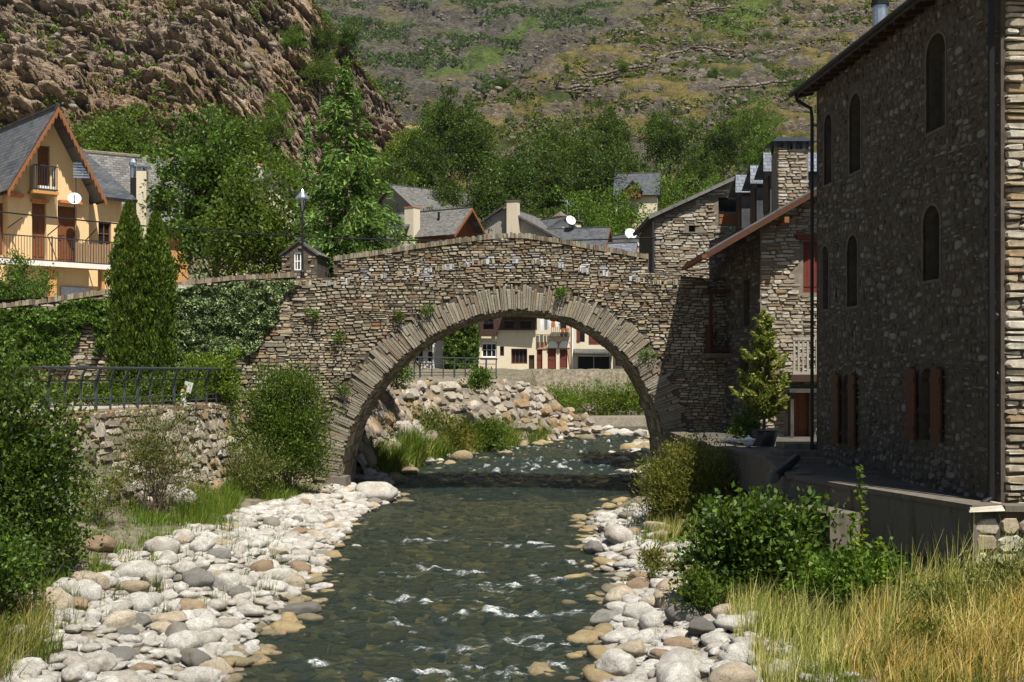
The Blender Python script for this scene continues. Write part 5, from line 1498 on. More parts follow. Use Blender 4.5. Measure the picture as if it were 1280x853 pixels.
def tree_proto(name, label, seed, h, r, trunk_h, k, per, cr, L, W, mat, bark='bark', group=None, loc=(0, 0, -60), tr=.16, low=-.85, bias=.5, cz=None, rough=.45, limbs=26, up=.3, flat=.7):
    g = np.random.default_rng(seed)
    root = thing(name, label, 'tree', loc, group)
    cz = (h + trunk_h) / 2 if cz is None else cz
    me, c = bush_mesh('crown', g, k, per, (0, 0, cz), (r, r, (h - trunk_h) / 2), cr, L, W, M[mat], seed, up=up, bias=bias, low=low, rough=rough, flat=flat)
    mb = MB(); bend = g.normal(size=2) * r * .08
    pts = [(bend[0] * math.sin(f * 2.6), bend[1] * math.sin(f * 2.1), h * .86 * f - .3) for f in [i / 7 for i in range(8)]]
    mb.tube(pts, [tr * (1.5 if i == 0 else 1 - .82 * i / 7) for i in range(8)], 7, False)
    for i in g.choice(len(c), min(limbs, len(c)), False):
        p = c[i]; z0 = max(trunk_h * .8, p[2] - r * g.uniform(.4, .9)); f = z0 / (h * .86); b = (bend[0] * math.sin(f * 2.6), bend[1] * math.sin(f * 2.1), z0)
        m = ((b[0] + p[0]) / 2, (b[1] + p[1]) / 2, z0 * .6 + p[2] * .4 - .05 * r)
        mb.tube([b, m, tuple(p)], [tr * .34, tr * .2, tr * .07], 5, False)
    part('trunk', mb.build('trunk', M[bark]), None, root); part('crown', me, None, root)
    return root


def conifer(name, label, loc, seed, h, r, levels, mat, L=.22, W=.05, droop=.35, base=.12, cat='tree', per=34, nb=(7, 11), tr=.16, shape=1.0, spread=.16, lv=(.6, 1.15)):
    g = np.random.default_rng(seed); root = thing(name, label, cat, loc)
    mb = MB(); mb.tube([(0, 0, -.2), (.02, .01, h * .5), (0, 0, h * .98)], [tr, tr * .6, .015], 7, False)
    C, A = [], []
    for i in range(levels):
        f = i / (levels - 1); z = h * (base + (1 - base) * f)
        rr = r * ((1 - f) ** shape * .95 + .06) * g.uniform(.75, 1.15)
        for j in range(int(g.integers(*nb))):
            an = g.uniform(0, 2 * math.pi); l = rr * g.uniform(*lv); d = np.array([math.cos(an), math.sin(an), 0])
            n = max(6, int(per * l / r)); t = g.uniform(.12, 1, n) ** .75
            sag = -droop * l * t ** 1.8 + .12 * l * t
            side = np.cross(d, [0, 0, 1])
            p = np.outer(t * l, d) + np.outer(g.normal(size=n) * spread * l * (.35 + .65 * np.sin(t * 3)), side); p[:, 2] += z + sag + g.normal(size=n) * .035 * r - np.abs(g.normal(size=n)) * .05 * r
            a = np.outer(np.ones(n), d) * .8 + g.normal(size=(n, 3)) * .55 + np.array([0, 0, -droop * .9])
            C.append(p); A.append(a)
            if j % 2 == 0: mb.tube([(0, 0, z), tuple(d * l * .5 + [0, 0, z + .02 * l]), tuple(d * l * .92 + [0, 0, z - droop * l * .8])], [.03 * r / 2 + .01, .02, .006], 4, False)
    C = np.concatenate(C); A = np.concatenate(A); n = len(C)
    part('trunk', mb.build('trunk', M['bark']), None, root)
    part('crown', leaf_mesh('crown', C, A, L * g.uniform(.6, 1.35, n), W * g.uniform(.7, 1.3, n), M[mat], g), None, root)
    return root


# --- trees of the village
def base(px, y, z): return ((px - PX0) / F * y, y, z)
g = NR
# big dark broadleaf tree: several lobes
b = base(262, 52, 6.6)
t1 = tree_proto('broadleaf_tree', 'large dark broadleaf tree between the chalet and the light green conifer', 3, 9.2, 2.45, 1.2, 270, 80, .27, .19, .115, 'leaf_dark', loc=b, tr=.2, rough=.6, bias=.55)
t2 = tree_proto('broadleaf_tree', 'mid green round tree right of the large dark tree, over the stone hut', 5, 6.2, 2.0, .8, 190, 60, .32, .19, .11, 'leaf_mid', loc=base(318, 49, 6.7), rough=.5)
t3 = tree_proto('broadleaf_tree', 'dark bushy tree rising behind the slate neighbour house', 8, 7.6, 3.4, 1, 240, 60, .45, .24, .14, 'leaf_mid', loc=base(150, 84, 15), rough=.6)
copy_tree(t3, base(298, 86, 15), 2.0, 1.0, 'wide green tree on the foot of the rocky hill behind the large dark tree')
copy_tree(t3, base(345, 76, 11.5), 4.0, .8, 'green tree half behind the top of the light green conifer')
conifer('conifer_tree', 'tall light green conifer with drooping layered branches above the bridge end', base(432, 50.5, 6.6), 12, 11.0, 3.2, 30, 'needle', .3, .075, .42, .05, per=210, nb=(6, 9), shape=.8, spread=.13, lv=(.35, 1.25))
conifer('conifer_tree', 'slim dark conifer top behind the tall light green conifer', base(384, 62, 7), 13, 10.5, 1.6, 26, 'needle', .28, .07, .25, .2, per=30)


def cypress(label, loc, h, r, seed):
    g = np.random.default_rng(seed); root = thing('cypress', label, 'tree', loc, 'cypresses on the terrace')
    n = 26000; z = g.uniform(0, 1, n); an = g.uniform(0, 2 * math.pi, n)
    prof = np.minimum(1, (1 - z) * 3.2 + .06) ** .75 * np.minimum(1, z * 6 + .75) * (1 - .12 * z)
    p = np.stack([np.cos(an), np.sin(an), z * h * .55 / r], 1)
    lump = 1 + .42 * fbm(p * 2.2 + seed, 4, seed, gain=.65)
    rr = r * prof * lump * g.uniform(.72, 1.03, n)
    C = np.stack([np.cos(an) * rr, np.sin(an) * rr, z * h], 1)
    A = np.stack([np.cos(an) * .5, np.sin(an) * .5, np.ones(n) * 1.1], 1) + g.normal(size=(n, 3)) * .35
    part('foliage', leaf_mesh('foliage', C, A, .13 * g.uniform(.6, 1.3, n), .055 * g.uniform(.6, 1.3, n), M['cypress'], g), None, root)
    mb = MB(); mb.tube([(0, 0, -.1), (0, 0, h * .95)], [r * .35, .03], 7); part('trunk', mb.build('trunk', M['bark']), None, root)
    return root


cypress('taller left one of two columnar cypresses on the terrace', base(161, 37.3, 3.4), 6.4, .58, 4)
cypress('slightly shorter right one of two columnar cypresses on the terrace', base(195, 37.6, 3.4), 6.1, .58, 9)
bush('round_shrub', 'bright green round shrub behind the terrace railing', base(262, 39.4, 3.45), (0, 0, .75), (1.15, .75, 1.05), 160, 60, .13, .09, .05, 'leaf_light', 21, 8)
bush('low_shrub', 'low green shrub at the foot of the cypresses', base(205, 36.6, 3.45), (0, 0, .45), (1.2, .4, .5), 70, 60, .12, .09, .05, 'leaf_mid', 22, 6)
bush('low_shrub', 'dark low hedge clump behind the left end of the terrace railing', base(90, 35.5, 3.45), (0, 0, .4), (1.8, .4, .5), 90, 60, .13, .09, .05, 'leaf_mid', 23, 6)
bush('garden_bush', 'dark green bush at the picture edge below the yellow chalet', base(18, 41.5, 6.3), (0, 0, .8), (1.3, .8, 1.35), 130, 60, .17, .11, .06, 'leaf_dark', 24, 6)


# ivy over the street wall
def ivy(name, label, poly, fr, n, mat, thick, L, hole=None, seed=1, group=None, cat='ivy', d0=0.0):
    g = np.random.default_rng(seed); us = [p[0] for p in poly]; ws = [p[1] for p in poly]
    root = thing(name, label, cat, fr(sum(us) / len(us), d0, min(ws)), group)
    u = g.uniform(min(us), max(us), n * 3); w = g.uniform(min(ws), max(ws), n * 3)
    nz = fbm(np.stack([u * .9, w * .9, 0 * u + seed], 1), 4, seed); nz2 = fbm(np.stack([u * 2.2, w * 2.2, 0 * u + seed], 1), 3, seed + 7)
    ok = np.array([pip(poly, a + c * .3, b + c * .3) for a, b, c in zip(u, w, nz)]) & (nz > -.75)
    u, w, nz, nz2 = u[ok][:n], w[ok][:n], nz[ok][:n], nz2[ok][:n]
    d = d0 - (np.clip(.5 + .6 * nz2 + .3 * nz, .05, 1.3) * thick) * g.uniform(.7, 1.05, len(u)) - .02
    C = np.array([fr(a, b, c) for a, b, c in zip(u, d, w)]) - np.array(BASE[root.name])
    out = -np.array(fr.D)
    A = g.normal(size=(len(u), 3)) * .6 + np.array([0, 0, -.6]) + out * .35
    part('foliage', leaf_mesh('foliage', C, A, L * g.uniform(.6, 1.3, len(u)), L * .8 * g.uniform(.6, 1.3, len(u)), M[mat], g, .1), None, root)
    mb = MB(fr)
    for k in range(7):
        a = min(us) + (max(us) - min(us)) * (k + .5) / 7; mb.tube([(a, d0 - .03, min(ws)), (a + .15, d0 - .05, (min(ws) + max(ws)) / 2), (a - .1, d0 - .04, max(ws) - .2)], .015, 4)
    part('stems', mb, M['bark'], root)
    return root


ivy('ivy_curtain', 'pale shining ivy curtain covering the street wall beside the bridge', [sw(208, 366), sw(300, 352), sw(378, 352), sw(352, 372), sw(345, 400), sw(318, 440), sw(300, 452), sw(280, 446), sw(208, 500)], fw, 17000, 'leaf_ivy', .3, .12, seed=31)
ivy('ivy_curtain', 'green ivy hanging over the street wall left of the cypresses', [sw(-30, 392), sw(60, 385), sw(142, 372), sw(140, 430), sw(128, 434), sw(112, 400), sw(96, 420), sw(90, 452), sw(60, 460), sw(-30, 470)], fw, 12000, 'leaf_ivy_green', .32, .12, seed=32)
ivy('ivy_curtain', 'small ivy patch under the coping right behind the cypresses', [sw(120, 380), sw(215, 366), sw(215, 470), sw(136, 490)], fw, 7000, 'leaf_ivy', .24, .12, seed=33)
TWf = Frame((0, YV - 1.6, 0), 0)
ivy('ivy_cladding', 'dense green ivy hanging down the square tower', [(vx(556), 4.2), (vx(599), 4.2), (vx(599), 11.3), (vx(556), 11.3)], TWf, 9000, 'leaf_ivy_green', .5, .32, seed=34)
ft = Frame((vx(598.5), YV - 1.6, 0), 90)
# plants rooted in the bridge masonry
for k, (px, py, s, lab) in enumerate(((391, 392, .3, 'weed tuft growing from the bridge masonry left of the arch'), (429, 487, .34, 'weed hanging from the masonry joint beside the arch springing'), (424, 420, .25, 'small weed in the crack left of the arch ring'), (533, 387, .22, 'tiny plant rooted above the left shoulder of the arch'), (702, 366, .22, 'small weed sprouting just above the arch ring right of the crown'), (809, 441, .28, 'weed rooted in the right shoulder of the arch'), (498, 392, .18, 'little green tuft in the bridge face near the left shoulder'))):
    p = at(px, py, BY - .05); bush('wall_weed', lab, (p.x, p.y, p.z - .1), (0, -.12, .05), (s, .16, s * .9), 14, 30, .08, .07, .03, 'leaf_mid', 60 + k, 5, .006, 'weed', 'weeds in the bridge masonry')

# --- bushes of the stream banks
bush('bank_bush', 'large dark glossy bush filling the left edge of the left bank', (-8.85, 21.5, .7), (-.2, 0, 1.9), (1.3, 1.3, 2.3), 430, 55, .22, .1, .06, 'leaf_dark', 41, 22, .03, rough=.35)
bush('bank_bush', 'lower part of glossy bush nearest the camera at the left edge', (-7.85, 18.6, .6), (-.5, 0, .75), (.95, .9, .95), 150, 55, .17, .085, .05, 'leaf_dark', 42, 10, .02)
bush('bank_sapling', 'grey green willow scrub in front of the boulder wall', base(195, 30.5, .9), (0, 0, 1.45), (1.4, .8, 1.45), 250, 30, .16, .085, .028, 'leaf_grey', 43, 60, .012, up=1.0, bias=.6)
bush('bank_sapling', 'thin olive scrub left of the willow scrub', base(125, 27.5, .9), (0, 0, .8), (.8, .6, 1.0), 90, 28, .18, .08, .026, 'leaf_grey', 44, 26, .01, up=1.0, bias=.6)
bush('bank_bush', 'tall green willow bush at the left foot of the bridge', base(357, 37.6, .75), (0, 0, 1.9), (1.45, .9, 2.2), 460, 50, .22, .12, .045, 'leaf_mid', 45, 34, .02, up=.9, rough=.4)
bush('bank_bush', 'loose low willow at the foot of the tall willow bush', base(322, 36.2, .75), (0, 0, .8), (.9, .6, .9), 90, 40, .18, .1, .035, 'leaf_grey', 46, 16, .01, up=.9)
bush('bank_bush', 'round sunlit willow bush on the right bank below the bridge', (4.75, 31.0, .5), (0, 0, 1.0), (1.3, 1.0, 1.2), 420, 50, .18, .1, .038, 'leaf_olive', 47, 40, .014, up=.9, rough=.3)
bush('bank_bush', 'broad glossy bush with big leaves on the right bank in the foreground', (4.25, 20.8, .35), (0, 0, .95), (1.25, .9, 1.1), 250, 42, .17, .13, .075, 'leaf_dark', 48, 16, .02, up=.5, rough=.5)
bush('bank_bush', 'small glossy sprout beside the broad glossy bush', (3.1, 19.9, .4), (0, 0, .4), (.36, .34, .45), 34, 36, .1, .09, .045, 'leaf_mid', 49, 8, .01)
bush('bank_bush', 'little tufted plant among the shaded boulders of the right bank', (2.85, 24.2, .35), (0, 0, .35), (.3, .3, .4), 30, 36, .09, .08, .03, 'leaf_olive', 50, 8, .008, up=1.0)
bush('bank_bush', 'grey green bush at the right edge below the house corner', (6.95, 16.7, .8), (0, 0, .5), (.8, .6, .75), 120, 45, .15, .09, .028, 'leaf_grey', 51, 14, .01, up=.9)
bush('bank_bush', 'bramble mound between the glossy bush and the dry grass', (5.3, 18.6, .8), (0, 0, .45), (.8, .6, .55), 110, 40, .14, .085, .05, 'leaf_mid', 52, 10, .01)
for k, (px, py0, py1, y, lab) in enumerate(((1075, 700, 582, 18.2, 'tall thin leafy weed stem before the shaded river wall'), (1066, 705, 640, 17.6, 'shorter leafy weed stem beside the tall one'), (1100, 705, 672, 17.4, 'small leafy weed at the edge of the dry grass'))):
    p0, p1 = at(px, py0, y), at(px, py1, y); h = p1.z - p0.z + .5; g_ = np.random.default_rng(70 + k)
    root = thing('tall_weed', lab, 'weed', (p0.x, y, p0.z - .5), 'weeds before the river wall')
    mb = MB(); mb.tube([(0, 0, 0), (.04, 0, h * .5), (-.05 + .1 * k, 0, h)], [.012, .009, .004], 5); part('stem', mb.build('stem', M['leaf_olive']), None, root)
    n = 130; z_ = g_.uniform(.2, 1, n) * h; an = g_.uniform(0, 6.28, n); r_ = g_.uniform(.02, .16, n) * (1.15 - z_ / h * .8)
    C = np.stack([np.cos(an) * r_, np.sin(an) * r_, z_], 1); A = np.stack([np.cos(an), np.sin(an), g_.normal(size=n) * .4], 1)
    part('leaves', leaf_mesh('leaves', C, A, .1 * g_.uniform(.6, 1.3, n), .05, M['leaf_light'], g_), None, root)
pr = thing('potted_conifer', 'golden green conifer in a dark pot on the yard beside the tall house', 'potted tree', (6.93, 33, 2.46))
mb = MB(); mb.tube([(0, 0, 0), (0, 0, .05), (0, 0, .42), (0, 0, .45)], [.28, .3, .4, .42], 14); part('pot', mb.build('pot', M['iron']), None, pr)
cc = conifer('crown_tmp', 'x', (0, 0, 0), 15, 3.3, .78, 20, 'needle_gold', .17, .06, -.45, .12, per=85, nb=(4, 8), tr=.05, shape=.7, spread=.16, lv=(.35, 1.35))
for ch in list(cc.children):
    ch.parent = pr; ch.location = (0, 0, .4); ch.name = ch.name.split('.')[0]
bpy.data.objects.remove(cc)
mb = MB(); mb.tube([(5.6, 32.0, 2.66), (6.5, 32.1, 2.68)], .035, 6); solo('white_pole', mb, M['whitep'], 'short white pole lying at the yard edge by the pot', 'pole', (5.6, 32, 2.66))
mb = MB(); v, f = ico(3); n0 = len(mb.v); mb.v += [tuple(np.array(q) * .14 + np.array([6.35, 32.2, 2.62])) for q in v]; mb.f += [tuple(int(i) for i in q) for q in f]
mb.tube([(6.35, 32.2, 2.74), (6.35, 32.2, 2.8)], .03, 6)
solo('white_ball', mb, M['whitep'], 'small white ball float beside the short white pole', 'float', (6.35, 32.2, 2.5), smooth=True)
bush('potted_plant', 'low leafy plant beside the potted conifer', (6.55, 33.4, 2.46), (0, 0, .4), (.45, .3, .45), 40, 40, .12, .09, .05, 'leaf_dark', 77, 6, .01)

# --- beyond the arch
for k, (px, y, rx, h, mat, lab) in enumerate(((455, 52, 1.3, 1.9, 'leaf_mid', 'dark green bush at the left inside of the arch'), (520, 57, 1.6, 2.3, 'leaf_grey', 'grey green willow on the far bank seen in the left of the arch'), (560, 58.5, 1.5, 1.9, 'leaf_olive', 'olive bush on the far bank before the boulder embankment'), (605, 62, 1.2, 1.6, 'leaf_mid', 'small green bush on the far bank near the middle of the arch'),
                                               (700, 82, 1.5, 1.9, 'leaf_light', 'light green bush above the weir, left of three'), (735, 84, 2.3, 2.3, 'leaf_light', 'wide green bush above the weir, middle of three'), (785, 84, 2.4, 2.0, 'leaf_light', 'green bush above the weir at the right side of the arch'), (825, 83, 2.5, 2.6, 'leaf_light', 'dark bush above the weir hidden by the right arch leg'))):
    x = (px - PX0) / F * y; z0 = gz(x, y) if y < 80 else 1.5
    bush('far_bank_bush', lab, (x, y, z0 - .1), (0, 0, h * .5), (rx, .9, h * .6), 90, 45, .24, .17, .075, mat, 80 + k, 10, .02, group='bushes beyond the arch', up=.7)
for k, (px, py, y, s, lab) in enumerate(((600, 474, 62.0, .55, 'shrub spilling over the far embankment below the lane railing'), (492, 462, 53, .8, 'climbing plant at the near end of the lane railing'))):
    p = at(px, py, y); bush('lane_shrub', lab, (p.x, p.y, p.z - s), (0, 0, s * .9), (s * .9, s * .6, s), 60, 45, .2, .15, .07, 'leaf_mid', 95 + k, 8, .015, group='shrubs along the lane')

# --- forest belt below the mountains
protos = []
for k, (h, r, th, mat, bark, low, lab) in enumerate(((11, 3.2, 2.5, 'leaf_forest', 'bark', -.8, ''), (9, 3.6, 1.5, 'leaf_mid', 'bark_pale', -.8, ''), (12.5, 2.5, 4, 'leaf_forest', 'bark_pale', -.9, ''), (7.5, 2.9, 1.0, 'leaf_light', 'bark', -.7, ''), (10, 2.0, 3, 'leaf_dark', 'bark', -.9, ''))):
    protos.append(tree_proto('forest_tree', 'x', 110 + k, h, r, th, 125, 66, .46, .27, .17, mat, bark, tr=.2, rough=.75, bias=.6, limbs=16, loc=(0, 0, -60)))
KIND = ['tall dark green tree', 'broad mid green tree', 'slender pale trunked tree', 'bright green rounded tree', 'narrow dark tree']
rg = random.Random(5)
first = [True] * 5
def plant(k, px, y, s, zone):
    x = (px - PX0) / F * y; z_ = land_z(x, y) - .3
    lab = f'{KIND[k]} {zone}'
    if first[k]:
        o = protos[k]; o.location = (x, y, z_); o.rotation_euler = (0, 0, rg.uniform(0, 6)); o.scale = (s, s, s); o['label'] = lab; o['group'] = lab + 's'; first[k] = False
    else: copy_tree(protos[k], (x, y, z_), rg.uniform(0, 6.28), s, lab, lab + 's')
BELT = [(472, 96, .75, 0), (505, 97, .8, 1), (455, 101, .7, 4), (520, 106, .9, 3),
        (478, 118, .95, 0), (500, 112, .85, 4), (540, 116, .9, 0), (528, 124, 1.0, 1), (558, 122, .9, 2), (590, 128, 1.05, 2), (565, 133, 1.0, 0), (606, 121, 1.0, 2),
        (622, 114, .95, 1), (640, 124, 1.0, 2), (655, 131, 1.05, 0), (668, 119, .95, 0), (690, 126, 1.05, 2), (712, 131, 1.1, 0), (730, 122, 1.05, 1), (748, 112, 1.05, 3), (742, 133, 1.2, 0),
        (770, 137, 1.1, 0), (764, 127, 1.0, 1), (795, 140, 1.0, 1), (826, 138, .95, 3), (848, 131, .95, 1), (838, 144, 1.0, 0), (870, 139, .95, 0), (865, 124, .9, 3), (893, 133, .95, 1), (905, 144, 1.0, 0), (930, 139, .9, 3),
        (718, 107, .95, 1), (735, 104, .9, 3), (765, 105, .85, 3), (775, 110, .7, 1), (630, 106, .75, 3), (650, 108, .8, 1), (950, 148, .9, 1), (885, 150, .8, 3), (915, 118, .9, 1), (960, 128, .9, 0), (985, 135, .9, 1), (680, 138, 1.1, 0), (620, 138, 1.0, 4), (585, 142, 1.0, 0), (700, 145, 1.1, 1), (760, 150, 1.0, 0), (820, 152, .9, 4), (550, 140, .9, 4), (850, 112, .8, 3), (880, 108, .8, 1), (840, 104, .75, 1),
        (448, 119, .6, 0), (462, 121, .65, 1), (480, 123, .7, 0), (498, 125, .7, 2), (515, 127, .75, 0), (470, 117, .6, 3), (488, 119, .7, 0), (507, 121, .7, 1), (525, 123, .75, 0), (540, 127, .8, 2), (456, 125, .6, 4), (533, 131, .8, 0), (550, 135, .85, 1), (475, 127, .7, 1), (512, 133, .8, 3)]
for px, y, s, k in BELT:
    zone = ('on the slope left of the valley mouth' if px < 560 else 'in the wood above the bridge crown' if px < 690 else 'in the wood above the right parapet' if px < 800 else 'on the slope behind the stone gable and dormers')
    plant(k, px, y, s, zone)
for px, py, y, s, k, lab in ((512, 90, 128, .8, 0, 'dark tree standing out on the left hill shoulder beside a pale rock'), (232, 45, 128, .42, 3, 'small round bush tree high on the rocky hill'), (258, 130, 104, .42, 0, 'dark round bush tree on the lower rocky hill'), (335, 95, 118, .55, 1, 'green bush tree in the gully of the rocky hill'), (345, 75, 122, .4, 3, 'light bush tree above the gully of the rocky hill'), (400, 45, 130, .6, 1, 'bush tree on the crest of the rocky hill'), (435, 45, 138, .55, 0, 'dark bush tree just beyond the rocky crest'), (385, 140, 106, .7, 4, 'dark upright tree low on the rocky hill near the conifer top'), (405, 20, 134, .5, 0, 'dark bush tree at the very top of the rocky crest'), (365, 18, 130, .4, 1, 'small bush tree near the top of the rocky crest'), (455, 110, 118, .6, 3, 'bright bush tree on the flank of the rocky hill'), (470, 85, 124, .6, 1, 'bush tree halfway down the flank of the rocky hill'), (490, 120, 117, .65, 0, 'dark bush tree low on the flank of the rocky hill'), (940, 150, 162, .9, 1, 'wide shrubby tree below the crags beside the chimney'), (910, 148, 165, .7, 3, 'lighter shrubby tree below the crags beside the chimney'), (603, 118, 222, .62, 4, 'dark tree at the mouth of the far valley, left of two'), (628, 116, 224, .66, 0, 'dark tree at the mouth of the far valley, right of two'), (830, 8, 330, 1.2, 4, 'lone dark tree on the skyline of the right mountain')):
    x = (px - PX0) / F * y; z_ = land_z(x, y) - .4
    copy_tree(protos[k], (x, y, z_), rg.uniform(0, 6), s, lab, 'lone trees on the hills')


# --- scrub on the mountains: uncountable low bushes
def scrub(name, hf, n, xr, yr, seed, size, mat, L, dens, nrm_off):
    g = np.random.default_rng(seed); x = g.uniform(*xr, n * 4); y = g.uniform(*yr, n * 4)
    z = hf(x, y); d = fbm(np.stack([x, y, z], 1) * dens, 4, seed)
    ok = d > .12; x, y, z = x[ok][:n], y[ok][:n], z[ok][:n]; m = len(x); per = 16
    s = size * g.uniform(.4, 1.2, m) ** 1.5
    C = np.repeat(np.stack([x, y, z + nrm_off], 1), per, 0) + g.normal(size=(m * per, 3)) * np.repeat(s, per)[:, None] * np.array([.6, .6, .4])
    A = g.normal(size=(m * per, 3)) + np.array([0, 0, .5])
    o = link(name, leaf_mesh(name, C, A, L * g.uniform(.6, 1.4, m * per), L * .65, M[mat], g)); tag(o, None, None, None, 'stuff')
scrub('mountain_scrub', h_right, 5200, (-10, 130), (150, 330), 61, .55, 'leaf_forest', .4, .11, .35)
scrub('hill_scrub', h_left, 2600, (-75, 2), (95, 165), 62, .34, 'leaf_mid', .26, .14, .5)
scrub('hill_scrub', h_left, 2200, (-75, 2), (95, 165), 66, .3, 'leaf_olive', .22, .3, .45)
scrub('mountain_scrub', h_right, 4000, (-10, 130), (150, 330), 67, .5, 'leaf_olive', .34, .25, .3)
scrub('mountain_scrub', h_far, 4500, (-180, 140), (370, 800), 63, 1.5, 'leaf_forest', 1.6, .02, 2.0)


# loose rocks on the slopes and old terrace walls
def rocks_on(name, hf, n, xr, yr, seed, size, dens, mat, off):
    g = np.random.default_rng(seed); x = g.uniform(*xr, n * 4); y = g.uniform(*yr, n * 4); z = hf(x, y)
    ok = fbm(np.stack([x, y, z], 1) * dens, 4, seed) > .0; x, y, z = x[ok][:n], y[ok][:n], z[ok][:n]
    pool = [rock_verts(1, 900 + k, 2, .15) for k in range(16)]; V, Fs, nv = [], [], 0
    for i in range(len(x)):
        v, f = pool[i % 16]; r = size * (.25 + g.random() ** 3 * 1.1); a = g.uniform(0, 6.3); c, s_ = math.cos(a), math.sin(a)
        q = v * np.array([r * 1.3, r, r * g.uniform(.5, .95)]); V.append(np.stack([q[:, 0] * c - q[:, 1] * s_ + x[i], q[:, 0] * s_ + q[:, 1] * c + y[i], q[:, 2] + z[i] + off], 1)); Fs.append(f + nv); nv += len(v)
    tag(link(name, np_mesh(name, np.concatenate(V), np.concatenate(Fs), M[mat])), kind='stuff')
M['crag'] = m_stone('weathered_crag', [(.15, .125, .09), (.1, .085, .062), (.21, .18, .135), (.3, .27, .22), (.13, .1, .07), (.19, .15, .105)], scale=3, bump=.9)
rocks_on('loose_rocks', h_right, 9000, (-8, 120), (148, 330), 5, .62, .1, 'crag', .3)
rocks_on('loose_rocks', h_left, 1500, (-72, 0), (95, 150), 6, .55, .15, 'crag', .5)
rocks_on('loose_rocks', h_far, 7000, (-180, 140), (370, 780), 7, 1.5, .04, 'crag', .5)
for k, (a, b, y_, lab) in enumerate((((742, 100), (812, 86), 215, 'long dark terrace wall low on the right mountain'), ((822, 78), (862, 66), 232, 'terrace wall continuing up the right mountain towards the flue'), ((870, 64), (915, 70), 235, 'short terrace wall in the middle of the right mountain'), ((955, 72), (1000, 66), 228, 'terrace wall on the right mountain close to the tall house roof'), ((900, 116), (985, 108), 190, 'lower terrace wall above the crags behind the chimney'), ((860, 20), (905, 14), 300, 'highest terrace wall on the right mountain'), ((700, 118), (735, 112), 205, 'little terrace wall above the wood'))):
    V, Fs, nv = [], [], 0; n = 46
    for i in range(n):
        f = i / n; px, py = a[0] + (b[0] - a[0]) * f, a[1] + (b[1] - a[1]) * f + .8 * math.sin(f * 9 + k)
        lo_, hi_ = 140.0, 420.0
        for _ in range(40):                                  # where this bearing meets the slope
            m = (lo_ + hi_) / 2; p = at(px, py, m)
            if p.z > h_right(np.array([p.x]), np.array([m]))[0]: lo_ = m
            else: hi_ = m
        p = at(px, py, lo_)
        for q in range(2):
            v, fc = rock_verts(1, 950 + (i * 2 + q) % 40, 2, .15); r = R.uniform(.3, .55)
            V.append(v * np.array([r * 1.4, r, r * .8]) + np.array([p.x + R.uniform(-.2, .2), p.y - .3, p.z + .25 + q * .5])); Fs.append(fc + nv); nv += len(v)
    V = np.concatenate(V); loc = tuple(V[0]); tag(link('terrace_wall', np_mesh('terrace_wall', V - np.array(loc), np.concatenate(Fs), M['crag']), loc), lab, 'wall', 'terrace walls on the right mountain')


# --- grass
def blades(g, P, h, w, lean, mat, name, z=None):
    n = len(P); an = g.uniform(0, 6.28, n); d = np.stack([np.cos(an), np.sin(an), 0 * an], 1); s = np.stack([-np.sin(an), np.cos(an), 0 * an], 1)
    wind = np.stack([.75 + .5 * pnoise(P * .8, 3), .2 * pnoise(P * .8, 9) + .1, 0 * an], 1)
    b = g.normal(.4, .3, n)[:, None] * lean * (d * .75 + wind * .5)
    v = np.empty((n, 6, 3)); H = h[:, None]; W = w
    up = np.array([0, 0, 1.0])
    for k, (f, ww) in enumerate(((0, 1), (.55, .8), (1, .12))):
        c = P + up * H * (f - .12 * lean * f * f) + b * H * f * f
        v[:, k * 2] = c - s * W * ww * .5; v[:, k * 2 + 1] = c + s * W * ww * .5
    i = np.arange(n)[:, None] * 6
    f = np.concatenate([i + np.array([[0, 1, 3, 2]]), i + np.array([[2, 3, 5, 4]])])
    return np_mesh(name, v.reshape(-1, 3), f, M[mat])


def grass(name, poly, n, h, w, lean, mat, seed, thr=-.1, sc=1.2, fz=None):
    g = np.random.default_rng(seed); xs_ = [p[0] for p in poly]; ys_ = [p[1] for p in poly]
    k = n // 14 * 4
    x = g.uniform(min(xs_), max(xs_), k); y = g.uniform(min(ys_), max(ys_), k)
    nz = fbm(np.stack([x * sc, y * sc, 0 * x + seed], 1), 3, seed)
    ok = np.array([pip(poly, a, b) for a, b in zip(x, y)]) & (nz > thr)
    x, y, nz = x[ok], y[ok], nz[ok]
    x = np.repeat(x, 14) + g.normal(size=len(x) * 14) * .06; y = np.repeat(y, 14) + g.normal(size=len(y) * 14) * .06; nz = np.repeat(nz, 14)
    pick = g.permutation(len(x))[:n]; x, y, nz = x[pick], y[pick], nz[pick]
    z = (fz(x, y) if fz else ground_z(x, y)) - .03
    hh = h * g.uniform(.35, 1.15, len(x)) * np.clip(.8 + nz, .4, 1.4)
    me = blades(g, np.stack([x, y, z], 1), hh, w, lean, mat, name)
    return tag(link(name, me), kind='stuff')


